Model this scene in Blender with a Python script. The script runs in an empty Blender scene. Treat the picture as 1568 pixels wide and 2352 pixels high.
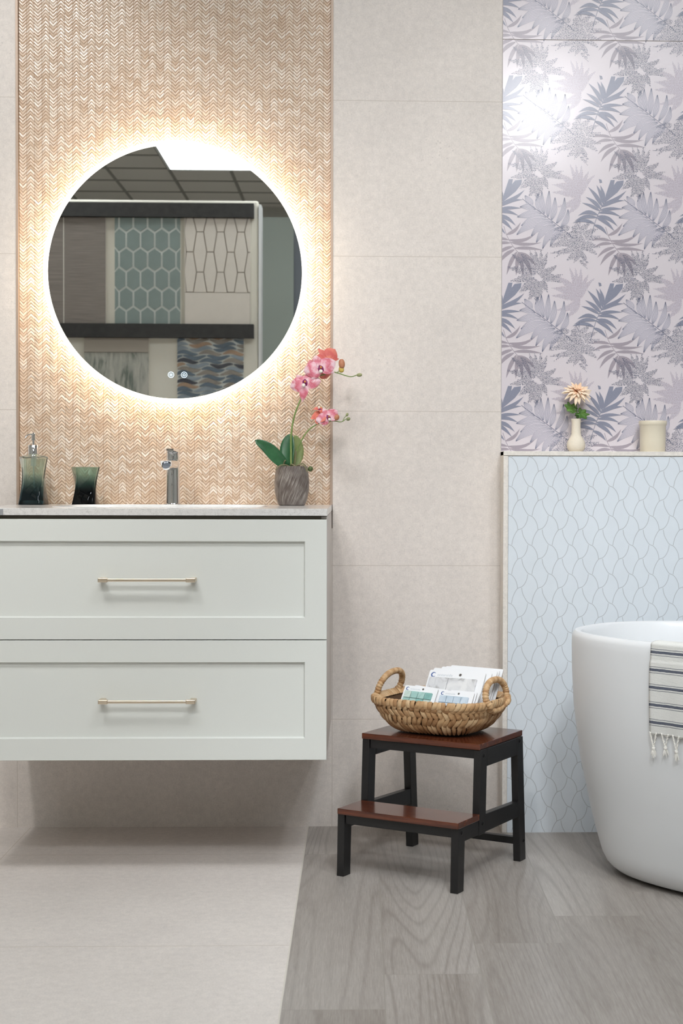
import bpy, bmesh, math, random
from mathutils import Vector, Matrix, noise
random.seed(7)
PI = math.pi
S = bpy.context.scene
COL = S.collection

# ------------------------------------------------------------------ camera
cam_d = bpy.data.cameras.new('camera')
cam = bpy.data.objects.new('camera', cam_d); COL.objects.link(cam)
cam_d.sensor_fit = 'VERTICAL'; cam_d.sensor_height = 36.0; cam_d.sensor_width = 24.0
cam_d.lens = 3468.34 * 36.0 / 2352.0
cam_d.shift_x = -(930.42 - 784.0) / 2352.0
cam_d.clip_start = .05; cam_d.clip_end = 60
R_ = Vector((0.99955752, -0.02960681, 0.00286265)); U_ = Vector((-0.00223268, 0.02128917, 0.99977087)); F_ = Vector((0.02966097, 0.99933488, -0.02121365))
m = Matrix.Identity(4)
for i in range(3):
    m[i][0] = R_[i]; m[i][1] = U_[i]; m[i][2] = -F_[i]
m[0][3], m[1][3], m[2][3] = 0.0, -4.0391, 0.93
cam.matrix_world = m
cam_d.dof.use_dof = True; cam_d.dof.focus_distance = 3.75; cam_d.dof.aperture_fstop = 9.0
S.camera = cam

# ------------------------------------------------------------------ light and exposure
w = bpy.data.worlds.new('world'); S.world = w; w.use_nodes = True
w.node_tree.nodes['Background'].inputs[0].default_value = (.9, .95, 1, 1)
w.node_tree.nodes['Background'].inputs[1].default_value = .02
S.view_settings.view_transform = 'Standard'; S.view_settings.look = 'None'
S.view_settings.exposure = 0.05; S.view_settings.gamma = 1.0; S.view_settings.use_curve_mapping = False
CEIL = 3.4
PANEL_E = 8.0            # emission of the ceiling panels
MIRROR_E = 20.0          # emission of the led ring behind the mirror
# spot lamps in the ceiling track, with added fill ones at the end: position, aim, watts, half cone degrees, colour, radius
SPOTS = [((-1.16, -2.29, 3.25), (-1.15, 0, 1.35), 110, 25, (1.0, .975, .95), .09, 'over the left of the vanity'),
         ((.15, -2.35, 3.25), (.10, 0, .95), 38, 28, (1.0, .975, .95), .09, 'over the gap between vanity and step stool'),
         ((1.15, -2.35, 3.25), (.85, 0, 1.0), 50, 26, (.97, .98, 1.0), .09, 'over the step stool side'),
         ((-.55, -4.26, 3.25), (-.35, -.2, .6), 95, 19, (1.0, .975, .955), .09, 'behind the front row, in the middle'),
         ((1.06, -5.40, 3.25), (.66, 0, 1.66), 140, 13, (.97, .97, 1.0), .17, 'far back, aimed at the printed tile'),
         ((-.35, -2.75, 3.25), (-.45, -1.9, 0), 60, 26, (.97, .98, 1.0), .10, 'added to brighten the open floor in front of the vanity'),  # fill lamp put in to lift the floor tiles
         ((.60, -3.7, 3.25), (.85, -.9, .25), 175, 20, (.90, .95, 1.0), .20, 'added to brighten the bathtub, over the floor in front of it')]  # extra cool lamp, added to brighten the tub side and towel

# ------------------------------------------------------------------ helpers
def lin(c):
    return tuple((x / 12.92 if x <= .04045 else ((x + .055) / 1.055) ** 2.4) for x in c)
def rgb(r, g, b): return lin((r / 255, g / 255, b / 255)) + (1.0,)

class NT:
    """small helper for node materials"""
    def __init__(s, name):
        s.m = bpy.data.materials.new(name); s.m.use_nodes = True; s.t = s.m.node_tree
        s.b = s.t.nodes['Principled BSDF']; s.out = s.t.nodes['Material Output']
    def n(s, ty, **kw):
        x = s.t.nodes.new(ty)
        for k, v in kw.items(): setattr(x, k, v)
        return x
    def put(s, sock, v):
        if isinstance(v, bpy.types.NodeSocket): s.t.links.new(v, sock)
        elif v is not None: sock.default_value = v
    def M(s, op, a, b=None, c=None):
        x = s.n('ShaderNodeMath', operation=op)
        s.put(x.inputs[0], a)
        if b is not None: s.put(x.inputs[1], b)
        if c is not None: s.put(x.inputs[2], c)
        return x.outputs[0]
    def xyz(s, kind='Object'):
        tc = s.n('ShaderNodeTexCoord'); sp = s.n('ShaderNodeSeparateXYZ')
        s.t.links.new(tc.outputs[kind], sp.inputs[0]); return sp.outputs[0], sp.outputs[1], sp.outputs[2]
    def vec(s, x, y, z):
        c = s.n('ShaderNodeCombineXYZ'); s.put(c.inputs[0], x); s.put(c.inputs[1], y); s.put(c.inputs[2], z); return c.outputs[0]
    def noise(s, scale, detail=4, rough=.55, v=None, dist=0.0, kind='Object'):
        x = s.n('ShaderNodeTexNoise'); x.inputs['Scale'].default_value = scale; x.inputs['Detail'].default_value = detail
        x.inputs['Roughness'].default_value = rough; x.inputs['Distortion'].default_value = dist
        if v is None: v = s.n('ShaderNodeTexCoord').outputs[kind]
        s.t.links.new(v, x.inputs['Vector']); return x.outputs[0]
    def white(s, v):
        x = s.n('ShaderNodeTexWhiteNoise'); s.t.links.new(v, x.inputs[0]); return x.outputs[0]
    def ramp(s, f, stops, interp='LINEAR'):
        r = s.n('ShaderNodeValToRGB'); r.color_ramp.interpolation = interp
        while len(r.color_ramp.elements) < len(stops): r.color_ramp.elements.new(.5)
        for e, (p, c) in zip(r.color_ramp.elements, stops):
            e.position = p; e.color = c if len(c) == 4 else tuple(c) + (1,)
        s.put(r.inputs[0], f); return r.outputs[0]
    def mix(s, f, a, b, mode='MIX'):
        x = s.n('ShaderNodeMix', data_type='RGBA', blend_type=mode)
        s.put(x.inputs[0], f); s.put(x.inputs[6], a); s.put(x.inputs[7], b); return x.outputs[2]
    def bump(s, h, strength=.3, dist=.001):
        x = s.n('ShaderNodeBump'); x.inputs['Strength'].default_value = strength; x.inputs['Distance'].default_value = dist
        s.put(x.inputs['Height'], h); s.t.links.new(x.outputs[0], s.b.inputs['Normal']); return x
    def set(s, color=None, rough=None, metal=None, **kw):
        if color is not None: s.put(s.b.inputs['Base Color'], color)
        if rough is not None: s.put(s.b.inputs['Roughness'], rough)
        if metal is not None: s.b.inputs['Metallic'].default_value = metal
        for k, v in kw.items(): s.put(s.b.inputs[k.replace('_', ' ')], v)
        return s
    def line(s, coord, off, per, half):
        """1 where coord is within half of off + k*per"""
        a = s.M('DIVIDE', s.M('SUBTRACT', coord, off), per)
        f = s.M('ABSOLUTE', s.M('SUBTRACT', s.M('FRACT', s.M('ADD', a, .5)), .5))
        return s.M('LESS_THAN', s.M('MULTIPLY', f, per), half)

def plain(name, c, rough=.5, metal=0.0, bump=None, var=0.0, **kw):
    """plain material with a faint procedural variation"""
    t = NT(name)
    n = t.noise(bump[0] if bump else 18, 3)
    d = tuple(x * (1 - var) for x in c[:3]) + (1,); e = tuple(min(1, x * (1 + var)) for x in c[:3]) + (1,)
    t.set(color=t.ramp(n, [(.3, d), (.7, e)]), rough=rough, metal=metal, **kw)
    if bump: t.bump(n, bump[1], bump[2])
    return t.m
def emit(name, c, e):
    t = NT(name); t.set(color=(0, 0, 0, 1), rough=1.0)
    t.b.inputs['Emission Color'].default_value = c; t.b.inputs['Emission Strength'].default_value = e
    return t.m

class MB:
    def __init__(s): s.v = []; s.f = []; s.mi = []; s.sm = []; s.uv = None; s.col = None
    def add(s, vs, fs, mi=0, smooth=False, T=None):
        o = len(s.v)
        s.v += [tuple(T @ Vector(v)) for v in vs] if T is not None else [tuple(v) for v in vs]
        for f in fs: s.f.append([o + i for i in f]); s.mi.append(mi); s.sm.append(smooth)
        return s
    def box(s, x0, x1, y0, y1, z0, z1, mi=0, T=None):
        v = [(x, y, z) for z in (z0, z1) for y in (y0, y1) for x in (x0, x1)]
        return s.add(v, [(0, 2, 3, 1), (4, 5, 7, 6), (0, 1, 5, 4), (2, 6, 7, 3), (0, 4, 6, 2), (1, 3, 7, 5)], mi, False, T)
    def grid(s, P, closeu=False, closev=False, mi=0, smooth=True, T=None, flip=False):
        nu, nv = len(P), len(P[0]); vs = [p for r in P for p in r]; fs = []
        for i in range(nu if closeu else nu - 1):
            for j in range(nv if closev else nv - 1):
                a, b, c, d = i * nv + j, ((i + 1) % nu) * nv + j, ((i + 1) % nu) * nv + (j + 1) % nv, i * nv + (j + 1) % nv
                fs.append((a, d, c, b) if flip else (a, b, c, d))
        return s.add(vs, fs, mi, smooth, T)
    def lathe(s, prof, n=40, c=(0, 0, 0), mi=0, T=None, cap0=False, cap1=False):
        P = [[(c[0] + r * math.cos(2 * PI * k / n), c[1] + r * math.sin(2 * PI * k / n), c[2] + z) for k in range(n)] for r, z in prof]
        s.grid(P, closev=True, mi=mi, T=T, flip=True)
        if cap0: s.add(P[0], [list(range(n))[::-1]], mi, False, T)
        if cap1: s.add(P[-1], [list(range(n))], mi, False, T)
        return s
    def tube(s, pts, rad, n=10, mi=0, T=None, caps=True):
        pts = [Vector(p) for p in pts]; N = len(pts); rr = rad if isinstance(rad, (list, tuple)) else [rad] * N
        P = []; up = None
        for i, p in enumerate(pts):
            t = (pts[min(i + 1, N - 1)] - pts[max(i - 1, 0)]).normalized()
            if up is None: up = Vector((0, 0, 1)) if abs(t.z) < .9 else Vector((1, 0, 0))
            a = (up - t * up.dot(t)).normalized(); b = t.cross(a); up = a
            P.append([tuple(p + (a * math.cos(2 * PI * k / n) + b * math.sin(2 * PI * k / n)) * rr[i]) for k in range(n)])
        s.grid(P, closev=True, mi=mi, T=T)
        if caps:
            s.add(P[0], [list(range(n))], mi, False, T); s.add(P[-1], [list(range(n))[::-1]], mi, False, T)
        return s
    def prism(s, poly, z0, z1, mi=0, T=None):
        """polygon in xy, extruded in z"""
        n = len(poly); v = [(x, y, z0) for x, y in poly] + [(x, y, z1) for x, y in poly]
        f = [list(range(n))[::-1], list(range(n, 2 * n))] + [(i, (i + 1) % n, n + (i + 1) % n, n + i) for i in range(n)]
        return s.add(v, f, mi, False, T)
    def build(s, name, mats, parent=None, bevel=0, loc=None, rot=None, segs=2, subsurf=0, solid=0):
        me = bpy.data.meshes.new(name); me.from_pydata(s.v, [], s.f)
        mats = mats if isinstance(mats, (list, tuple)) else [mats]
        for x in mats: me.materials.append(x)
        me.polygons.foreach_set('material_index', s.mi); me.polygons.foreach_set('use_smooth', s.sm)
        if s.col is not None:
            a = me.attributes.new('tint', 'FLOAT', 'POINT'); a.data.foreach_set('value', s.col)
        if s.uv is not None:
            a = me.attributes.new('path', 'FLOAT_VECTOR', 'POINT'); a.data.foreach_set('vector', [c for u in s.uv for c in u])
        if any(s.sm): me.set_sharp_from_angle(angle=math.radians(38))
        me.update()
        o = bpy.data.objects.new(name, me); COL.objects.link(o)
        if parent is not None: o.parent = parent
        if loc is not None: o.location = loc
        if rot is not None: o.rotation_euler = rot
        if solid:
            md = o.modifiers.new('solid', 'SOLIDIFY'); md.thickness = solid; md.offset = 0
        if subsurf:
            md = o.modifiers.new('sub', 'SUBSURF'); md.levels = subsurf; md.render_levels = subsurf
        if bevel:
            md = o.modifiers.new('bev', 'BEVEL'); md.width = bevel; md.segments = segs; md.limit_method = 'ANGLE'; md.angle_limit = math.radians(40)
        return o

def tag(o, label=None, cat=None, group=None, kind=None):
    if label: o['label'] = label
    if cat: o['category'] = cat
    if group: o['group'] = group
    if kind: o['kind'] = kind
    return o
def empty(name, loc=(0, 0, 0), rz=0.0, label=None, cat=None, group=None):
    o = bpy.data.objects.new(name, None); COL.objects.link(o); o.location = loc; o.rotation_euler = (0, 0, rz)
    o.empty_display_size = .05
    return tag(o, label, cat, group)
def superell(a, b, n, N=64, t0=0.0):
    out = []
    for k in range(N):
        t = t0 + 2 * PI * k / N; c, s_ = math.cos(t), math.sin(t)
        out.append((a * math.copysign(abs(c) ** (2 / n), c), b * math.copysign(abs(s_) ** (2 / n), s_)))
    return out
def lerp(a, b, t): return a + (b - a) * t
def interp(tab, x):
    for (x0, y0), (x1, y1) in zip(tab, tab[1:]):
        if x <= x1: return lerp(y0, y1, (x - x0) / (x1 - x0)) if x > x0 else y0
    return tab[-1][1]
def bez(p, n):
    """smooth polyline through control points (catmull-rom)"""
    p = [Vector(q) for q in p]; out = []
    for i in range(len(p) - 1):
        a, b, c, d = p[max(i - 1, 0)], p[i], p[i + 1], p[min(i + 2, len(p) - 1)]
        for k in range(n):
            t = k / n
            out.append(.5 * (2 * b + (c - a) * t + (2 * a - 5 * b + 4 * c - d) * t * t + (3 * b - a - 3 * c + d) * t ** 3))
    out.append(p[-1]); return out

# ------------------------------------------------------------------ materials
def stone(name, base, gx=None, gz=None, planar='XZ', groutc=rgb(188, 178, 166), scale=1.0):
    t = NT(name); x, y, z = t.xyz(); v = z if planar == 'XZ' else y
    n1 = t.noise(7, 5, .6); n2 = t.noise(60, 4, .65); n3 = t.noise(260, 2, .6)
    vo = t.n('ShaderNodeTexVoronoi'); vo.inputs['Scale'].default_value = 75
    t.t.links.new(t.n('ShaderNodeTexCoord').outputs['Object'], vo.inputs['Vector'])
    sp = t.M('LESS_THAN', vo.outputs['Distance'], t.M('MULTIPLY', t.M('POWER', n1, 3.0), .55))
    f = t.M('ADD', t.M('MULTIPLY', n1, .22), t.M('ADD', t.M('MULTIPLY', n2, .4), t.M('MULTIPLY', n3, .38)))
    lo = tuple(c * .88 for c in base[:3]) + (1,); hi = tuple(min(1, c * 1.12) for c in base[:3]) + (1,)
    c = t.ramp(f, [(.36, lo), (.5, base), (.64, hi)])
    c = t.mix(t.M('MULTIPLY', sp, .35), c, tuple(k * .62 for k in base[:3]) + (1,))
    g = None
    for coord, spec in ((x, gx), (v, gz)):
        if spec:
            q = t.line(coord, spec[0], spec[1], spec[2]); g = q if g is None else t.M('MAXIMUM', g, q)
    if g is not None: c = t.mix(g, c, groutc)
    t.set(color=c, rough=.5)
    h = t.M('ADD', n2, t.M('MULTIPLY', n3, .5))
    if g is not None: h = t.M('SUBTRACT', h, t.M('MULTIPLY', g, 1.5))
    t.bump(h, .25, .0008)
    return t.m
M_WALL = stone('beige_stone_wall_tile', rgb(222, 214, 207), (-.0746, .8381, .0007), (.2882, .4125, .0008), groutc=rgb(200, 190, 180))
M_FLOORT = stone('beige_stone_floor_tile', rgb(219, 212, 206), (-.1385, .7389, .001), (-.298, .738, .0012), 'XY', groutc=rgb(196, 186, 174))
M_TRIM = stone('beige_stone_trim', rgb(228, 222, 214))

def wood_floor():
    t = NT('grey_wood_plank_tile'); x, y, z = t.xyz()
    wd, L = .1845, 1.1
    col = t.M('FLOOR', t.M('DIVIDE', t.M('ADD', x, .1385), wd))
    yo = t.M('SUBTRACT', y, t.M('MULTIPLY', col, .1865))
    row = t.M('FLOOR', t.M('DIVIDE', t.M('ADD', yo, 1.405), L))
    gx = t.line(x, -.1385, wd, .0011); gy = t.line(yo, -1.405, L, .0011)
    g = t.M('MAXIMUM', gx, gy)
    rnd = t.white(t.vec(col, row, 0.0)); rnd2 = t.white(t.vec(row, col, 3.0))
    off = t.M('MULTIPLY', rnd, 17.0)
    # veins: stretched distorted rings
    v = t.vec(t.M('ADD', x, off), t.M('ADD', t.M('MULTIPLY', y, .075), t.M('MULTIPLY', rnd2, 9.0)), off)
    n0 = t.noise(3.8, 1.5, .45, v, 0.2)
    rings = t.M('SINE', t.M('MULTIPLY', n0, 240.0))
    rings = t.M('POWER', t.M('MULTIPLY', t.M('ADD', rings, 1.0), .5), 5.0)
    v2 = t.vec(t.M('MULTIPLY', x, 60), t.M('MULTIPLY', y, 2.2), off)
    fine = t.noise(9.0, 5, .72, v2); broad = t.noise(4.2, 3, .5, v, .6)
    f = t.M('ADD', t.M('MULTIPLY', broad, .42), t.M('ADD', t.M('MULTIPLY', fine, .42), t.M('MULTIPLY', rnd, .12)))
    c = t.ramp(f, [(.30, rgb(124, 115, 107)), (.43, rgb(152, 145, 138)), (.55, rgb(175, 169, 163)), (.70, rgb(195, 190, 185))])
    mask = t.M('MULTIPLY', rings, t.M('MULTIPLY', t.M('POWER', t.noise(5, 3, .6, v), 1.6), .75))
    c = t.mix(mask, c, rgb(112, 103, 96))
    c = t.mix(g, c, rgb(150, 144, 136))
    t.set(color=c, rough=t.ramp(fine, [(.3, (.36, .36, .36)), (.7, (.46, .46, .46))]))
    t.bump(t.M('SUBTRACT', fine, t.M('MULTIPLY', g, 1.2)), .12, .0008)
    return t.m
M_WOODF = wood_floor()

def pearl():
    t = NT('mother_of_pearl_chevron')
    a = t.n('ShaderNodeAttribute', attribute_name='tint')
    n = t.noise(160, 3, .6); n2 = t.noise(4, 3, .5)
    f = t.M('ADD', t.M('MULTIPLY', a.outputs['Fac'], .42), t.M('ADD', t.M('MULTIPLY', n, .45), t.M('MULTIPLY', n2, .2)))
    c = t.ramp(f, [(.25, rgb(206, 180, 156)), (.45, rgb(218, 197, 176)), (.65, rgb(230, 214, 197)), (.85, rgb(243, 235, 225))])
    t.set(color=c, rough=.34)
    t.b.inputs['Coat Weight'].default_value = .4; t.b.inputs['Coat Roughness'].default_value = .2
    t.bump(n, .25, .001)
    return t.m
M_PEARL = pearl()
M_TAN = plain('tan_grout', rgb(180, 148, 120), .8, var=.06)
M_BRONZE = plain('brushed_bronze_edge', rgb(178, 158, 142), .45, .3, var=.03)
M_GLASSTILE = plain('white_glass_tile', rgb(221, 228, 234), .22, var=.015, Specular_IOR_Level=.5)
M_GROUT = plain('grey_grout', rgb(184, 188, 191), .8, var=.04)
M_PRINT = [plain('printed_tile_ground', rgb(222, 214, 219), .20, bump=(300, .08, .0004), var=.01),
           plain('print_pale_mauve', rgb(188, 176, 186), .20, bump=(300, .08, .0004), var=.03),
           plain('print_mauve', rgb(170, 161, 170), .20, bump=(300, .08, .0004), var=.04),
           plain('print_blue_grey', rgb(143, 146, 163), .20, bump=(300, .08, .0004), var=.04),
           plain('print_slate', rgb(108, 113, 133), .20, bump=(300, .08, .0004), var=.03),
           plain('print_line', rgb(126, 129, 148), .20, bump=(300, .08, .0004), var=.03),
           plain('print_wash', rgb(210, 204, 213), .20, bump=(300, .08, .0004), var=.02)]
M_PAINT = plain('off_white_satin_paint', rgb(222, 224, 219), .38, bump=(420, .05, .0003), var=.008)
M_CARCASS = plain('cabinet_side_panel', rgb(214, 206, 200), .45, var=.01)
M_DARKGAP = plain('shadow_gap_rail', rgb(96, 90, 78), .6, var=.03)
M_QUARTZ = NT('white_quartz'); _n = M_QUARTZ.noise(90, 3, .6); _n2 = M_QUARTZ.noise(500, 2, .5)
M_QUARTZ.set(color=M_QUARTZ.ramp(M_QUARTZ.M('ADD', M_QUARTZ.M('MULTIPLY', _n, .5), M_QUARTZ.M('MULTIPLY', _n2, .5)), [(.33, rgb(196, 194, 191)), (.5, rgb(222, 220, 217)), (.7, rgb(230, 228, 226))]), rough=.16)
M_QUARTZ = M_QUARTZ.m
M_CERAMIC = plain('white_glazed_ceramic', rgb(238, 238, 236), .1, var=.005)
M_TUB = plain('matte_white_acrylic', rgb(235, 237, 239), .34, var=.006)
M_CHROME = plain('chrome', rgb(236, 237, 239), .09, 1.0)
M_GOLD = plain('champagne_brass', rgb(222, 208, 188), .34, 1.0, var=.03)
M_STEEL = plain('brushed_steel_cap', rgb(176, 178, 182), .4, .6, var=.03)
M_BLACK = plain('black_painted_wood', rgb(24, 23, 24), .42, bump=(160, .1, .0005), var=.12)
M_SCREW = plain('dark_screw', rgb(44, 43, 44), .3, .8)
M_RUBBER = plain('dark_rubber', rgb(18, 18, 18), .7)

def walnut():
    t = NT('red_brown_stained_wood'); x, y, z = t.xyz()
    v = t.vec(t.M('MULTIPLY', x, 5), t.M('MULTIPLY', y, 60), t.M('MULTIPLY', z, 60))
    n = t.noise(1.6, 5, .6, v, .3)
    t.set(color=t.ramp(n, [(.3, rgb(58, 26, 15)), (.5, rgb(84, 40, 23)), (.72, rgb(110, 56, 32))]), rough=.24)
    t.b.inputs['Coat Weight'].default_value = .3; t.bump(n, .05, .0005)
    return t.m
M_WALNUT = walnut()

def straw():
    t = NT('woven_water_hyacinth'); a = t.n('ShaderNodeAttribute', attribute_name='tint')
    n = t.noise(90, 4, .7); n2 = t.noise(500, 2, .6)
    f = t.M('ADD', t.M('MULTIPLY', a.outputs['Fac'], .45), t.M('ADD', t.M('MULTIPLY', n, .4), t.M('MULTIPLY', n2, .15)))
    t.set(color=t.ramp(f, [(.2, rgb(128, 90, 56)), (.42, rgb(176, 134, 92)), (.6, rgb(204, 166, 122)), (.8, rgb(224, 196, 156))]), rough=.6)
    t.bump(n, .4, .001)
    return t.m
M_STRAW = straw()
M_STRAWD = plain('basket_inner_shell', rgb(92, 66, 42), .8, var=.2)

def ombre(name, z0, z1, stops):
    t = NT(name); x, y, z = t.xyz()
    n = t.noise(35, 2, .5)
    f = t.M('ADD', t.M('DIVIDE', t.M('SUBTRACT', z, z0), z1 - z0), t.M('MULTIPLY', t.M('SUBTRACT', n, .5), .18))
    t.set(color=t.ramp(f, stops), rough=.03); t.b.inputs['Transmission Weight'].default_value = .93; t.b.inputs['IOR'].default_value = 1.45
    return t.m
M_OMBRE = ombre('ombre_teal_glass', 0, .125, [(0, rgb(40, 66, 76)), (.25, rgb(58, 84, 92)), (.45, rgb(140, 166, 162)), (.65, rgb(220, 232, 220)), (1, rgb(228, 236, 224))])
M_OMBRE2 = ombre('ombre_black_teal_glass', 0, .098, [(0, rgb(14, 18, 26)), (.35, rgb(24, 34, 42)), (.55, rgb(96, 126, 122)), (.8, rgb(186, 208, 194)), (1, rgb(196, 216, 202))])
M_CLEAR = plain('clear_plastic_tube', rgb(232, 240, 240), .1, Transmission_Weight=.6)
M_VASE = plain('cream_bisque_pottery', rgb(232, 222, 204), .75, bump=(260, .35, .0008), var=.03)
M_CUP = plain('ivory_glazed_pottery', rgb(232, 222, 200), .3, bump=(40, .05, .001), var=.01)

def streak():
    t = NT('streaked_grey_brown_glass'); tc = t.n('ShaderNodeTexCoord')
    x, y, z = t.xyz(); ang = t.M('ARCTAN2', y, x)
    u = t.M('ADD', t.M('MULTIPLY', ang, 4.2), t.M('MULTIPLY', z, -38.0))
    v = t.vec(t.M('MULTIPLY', u, 3.6), t.M('MULTIPLY', z, 9.0), 0.0)
    n = t.noise(2.6, 3, .6, v, .2); b = t.noise(26, 2, .5)
    zz = t.M('MULTIPLY', z, 10.0)
    f = t.M('ADD', t.M('MULTIPLY', n, .75), t.M('MULTIPLY', b, .3))
    t.set(color=t.ramp(f, [(.40, rgb(66, 54, 50)), (.5, rgb(104, 94, 88)), (.6, rgb(140, 132, 126)), (.7, rgb(200, 194, 186))]), rough=.12)
    t.bump(n, .5, .0015)
    return t.m
M_POT = streak()
M_SOIL = plain('potting_moss', rgb(60, 48, 34), .9, bump=(120, .8, .003), var=.3)
def leafm(name, a, b, rough=.4):
    t = NT(name); n = t.noise(30, 3, .6)
    t.set(color=t.ramp(n, [(.3, a), (.7, b)]), rough=rough); t.bump(t.noise(120, 2, .5), .15, .0008); return t.m
M_LEAF = leafm('dark_green_leaf', rgb(36, 84, 52), rgb(58, 108, 70), .32)
M_LEAF2 = leafm('leaf_underside', rgb(120, 136, 84), rgb(146, 158, 104))
M_STEM = leafm('green_stem', rgb(112, 138, 76), rgb(140, 160, 96), .5)
M_ROOT = leafm('grey_root', rgb(110, 106, 76), rgb(146, 138, 108), .7)
M_BUD = leafm('green_bud', rgb(132, 142, 96), rgb(162, 164, 118), .5)
M_BUDY = leafm('yellow_bud', rgb(206, 178, 84), rgb(222, 198, 110), .5)
M_BUDP = leafm('brown_pink_bud', rgb(176, 110, 78), rgb(198, 138, 104), .5)
def petal(name, inner, mid, outer, amt=.4, edge=None):
    t = NT(name); a = t.n('ShaderNodeAttribute', attribute_name='tint'); n = t.noise(48, 3, .6, None, .4)
    f = t.M('ADD', t.M('MULTIPLY', a.outputs['Fac'], .95 - amt), t.M('MULTIPLY', n, amt * 2 - .1))
    st = [(.25, inner), (.5, mid), (.78, outer)]
    if edge: st = [(.28, inner), (.42, edge), (.60, mid), (.70, outer), (.86, edge)]
    t.set(color=t.ramp(f, st), rough=.55, Subsurface_Weight=.1)
    t.b.inputs['Subsurface Radius'].default_value = (.004, .002, .001)
    return t.m
M_PETAL = petal('pink_white_orchid_petal', rgb(240, 236, 232), rgb(218, 132, 150), rgb(204, 98, 116), .45, rgb(234, 200, 208))
M_PETALC = petal('coral_orchid_petal', rgb(236, 160, 124), rgb(206, 96, 92), rgb(222, 128, 112), .4)
M_LIP = plain('purple_orchid_lip', rgb(126, 30, 88), .45, var=.2)
M_COLUMN = plain('orange_orchid_column', rgb(236, 168, 62), .5, var=.1)
M_LIPW = plain('white_orchid_lip', rgb(240, 234, 224), .5, var=.03)
M_MUM = petal('peach_mum_petal', rgb(240, 160, 106), rgb(248, 200, 158), rgb(252, 230, 204))
M_MUML = leafm('bright_green_leaf', rgb(60, 106, 44), rgb(104, 142, 62), .5)

def towelm():
    t = NT('white_cotton_with_grey_stripes'); a = t.n('ShaderNodeAttribute', attribute_name='path')
    sp = t.n('ShaderNodeSeparateXYZ'); t.t.links.new(a.outputs['Vector'], sp.inputs[0]); v = sp.outputs[1]
    wig = t.M('MULTIPLY', t.M('SUBTRACT', t.noise(90, 2, .5), .5), .0016)
    v = t.M('ADD', v, wig)
    d = t.M('SUBTRACT', t.M('MULTIPLY', t.M('FRACT', t.M('DIVIDE', t.M('ADD', v, .0195 - .0305), .0385)), .0385), .0195)
    ad = t.M('ABSOLUTE', d)
    main = t.M('LESS_THAN', ad, .0031)
    side = t.M('MULTIPLY', t.M('LESS_THAN', t.M('ABSOLUTE', t.M('SUBTRACT', ad, .0066)), .0009), .75)
    inr = t.M('MULTIPLY', t.M('GREATER_THAN', v, .018), t.M('LESS_THAN', v, .205))
    wv = t.noise(700, 2, .5)
    c = t.ramp(wv, [(.3, rgb(222, 222, 218)), (.7, rgb(236, 236, 232))])
    c = t.mix(t.M('MULTIPLY', t.M('MAXIMUM', main, side), inr), c, t.ramp(wv, [(.3, rgb(84, 90, 104)), (.7, rgb(106, 110, 122))]))
    t.set(color=c, rough=.9)
    rib = t.M('SINE', t.M('MULTIPLY', v, 2600.0))
    t.bump(t.M('ADD', rib, wv), .25, .0008)
    return t.m
M_TOWEL = towelm()
M_YARN = plain('white_cotton_yarn', rgb(234, 231, 224), .9, bump=(500, .4, .001), var=.05)
M_CARD = plain('white_card', rgb(240, 241, 243), .5, var=.005)
M_CARDEDGE = plain('grey_card_edge', rgb(150, 138, 130), .8, var=.05)
M_LOGO = plain('blue_logo_print', rgb(78, 104, 158), .5, var=.05)
M_LOGOT = plain('pale_grey_print', rgb(196, 202, 208), .5, var=.02)
M_HOLE = plain('dark_punched_hole', rgb(88, 84, 80), .8)
def marble(name, a, b, c, sc=12, rough=.12):
    t = NT(name); n = t.noise(sc, 5, .6, None, 1.6)
    t.set(color=t.ramp(n, [(.33, c), (.45, b), (.6, a)]), rough=rough); return t.m
M_MARB = marble('grey_white_marble', rgb(232, 232, 232), rgb(216, 217, 219), rgb(150, 148, 146), 14)
M_AQUA = [marble('aqua_glass_tile', rgb(*c), rgb(*[k - 8 for k in c]), rgb(*[k - 20 for k in c]), 30) for c in ((204, 222, 214), (168, 206, 200), (176, 212, 206), (148, 196, 190))]
M_PALEBLUE = marble('pale_blue_glass_tile', rgb(214, 226, 236), rgb(200, 215, 228), rgb(184, 202, 216), 22)
M_DEEPBLUE = marble('deep_blue_glass_tile', rgb(28, 84, 118), rgb(22, 66, 98), rgb(14, 46, 74), 30)
M_MIRROR = plain('mirror_silver', rgb(240, 242, 240), .0, 1.0)
M_RINGE = emit('frosted_rim_glow', (1.0, .93, .80, 1), 3.6)
M_LED = emit('warm_led_strip', (1.0, .80, .56, 1), MIRROR_E)
M_ICON = emit('touch_icon_glow', (.62, .82, 1.0, 1), 2.2)
M_PANEL = emit('ceiling_panel_glow', (.9, .96, 1.0, 1), PANEL_E)
M_LENS = emit('spot_lens_glow', (1, .95, .88, 1), 6)
M_WHITEM = plain('white_metal', rgb(226, 226, 224), .4, .2)
M_CEILT = plain('grey_ceiling_tile', rgb(222, 216, 208), .9, bump=(90, .3, .002), var=.05)
M_GRID = plain('ceiling_grid', rgb(150, 146, 138), .6)
M_GREY = plain('warm_grey_wall_paint', rgb(186, 184, 176), .8, var=.01)
M_BOARD = plain('display_board_cream', rgb(232, 226, 212), .7, var=.01)
M_BAR = plain('charcoal_display_rail', rgb(52, 50, 48), .6, bump=(30, .2, .002), var=.2)
M_LINEN = NT('brown_linen_tile'); _x, _y, _z = M_LINEN.xyz()
_n = M_LINEN.noise(3, 4, .6, M_LINEN.vec(M_LINEN.M('MULTIPLY', _x, 2.0), 0.0, M_LINEN.M('MULTIPLY', _z, 90.0)))
M_LINEN.set(color=M_LINEN.ramp(_n, [(.3, rgb(122, 112, 104)), (.7, rgb(150, 140, 132))]), rough=.5); M_LINEN = M_LINEN.m
M_HEX = plain('grey_green_glazed_tile', rgb(140, 152, 147), .12, var=.04)
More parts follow.
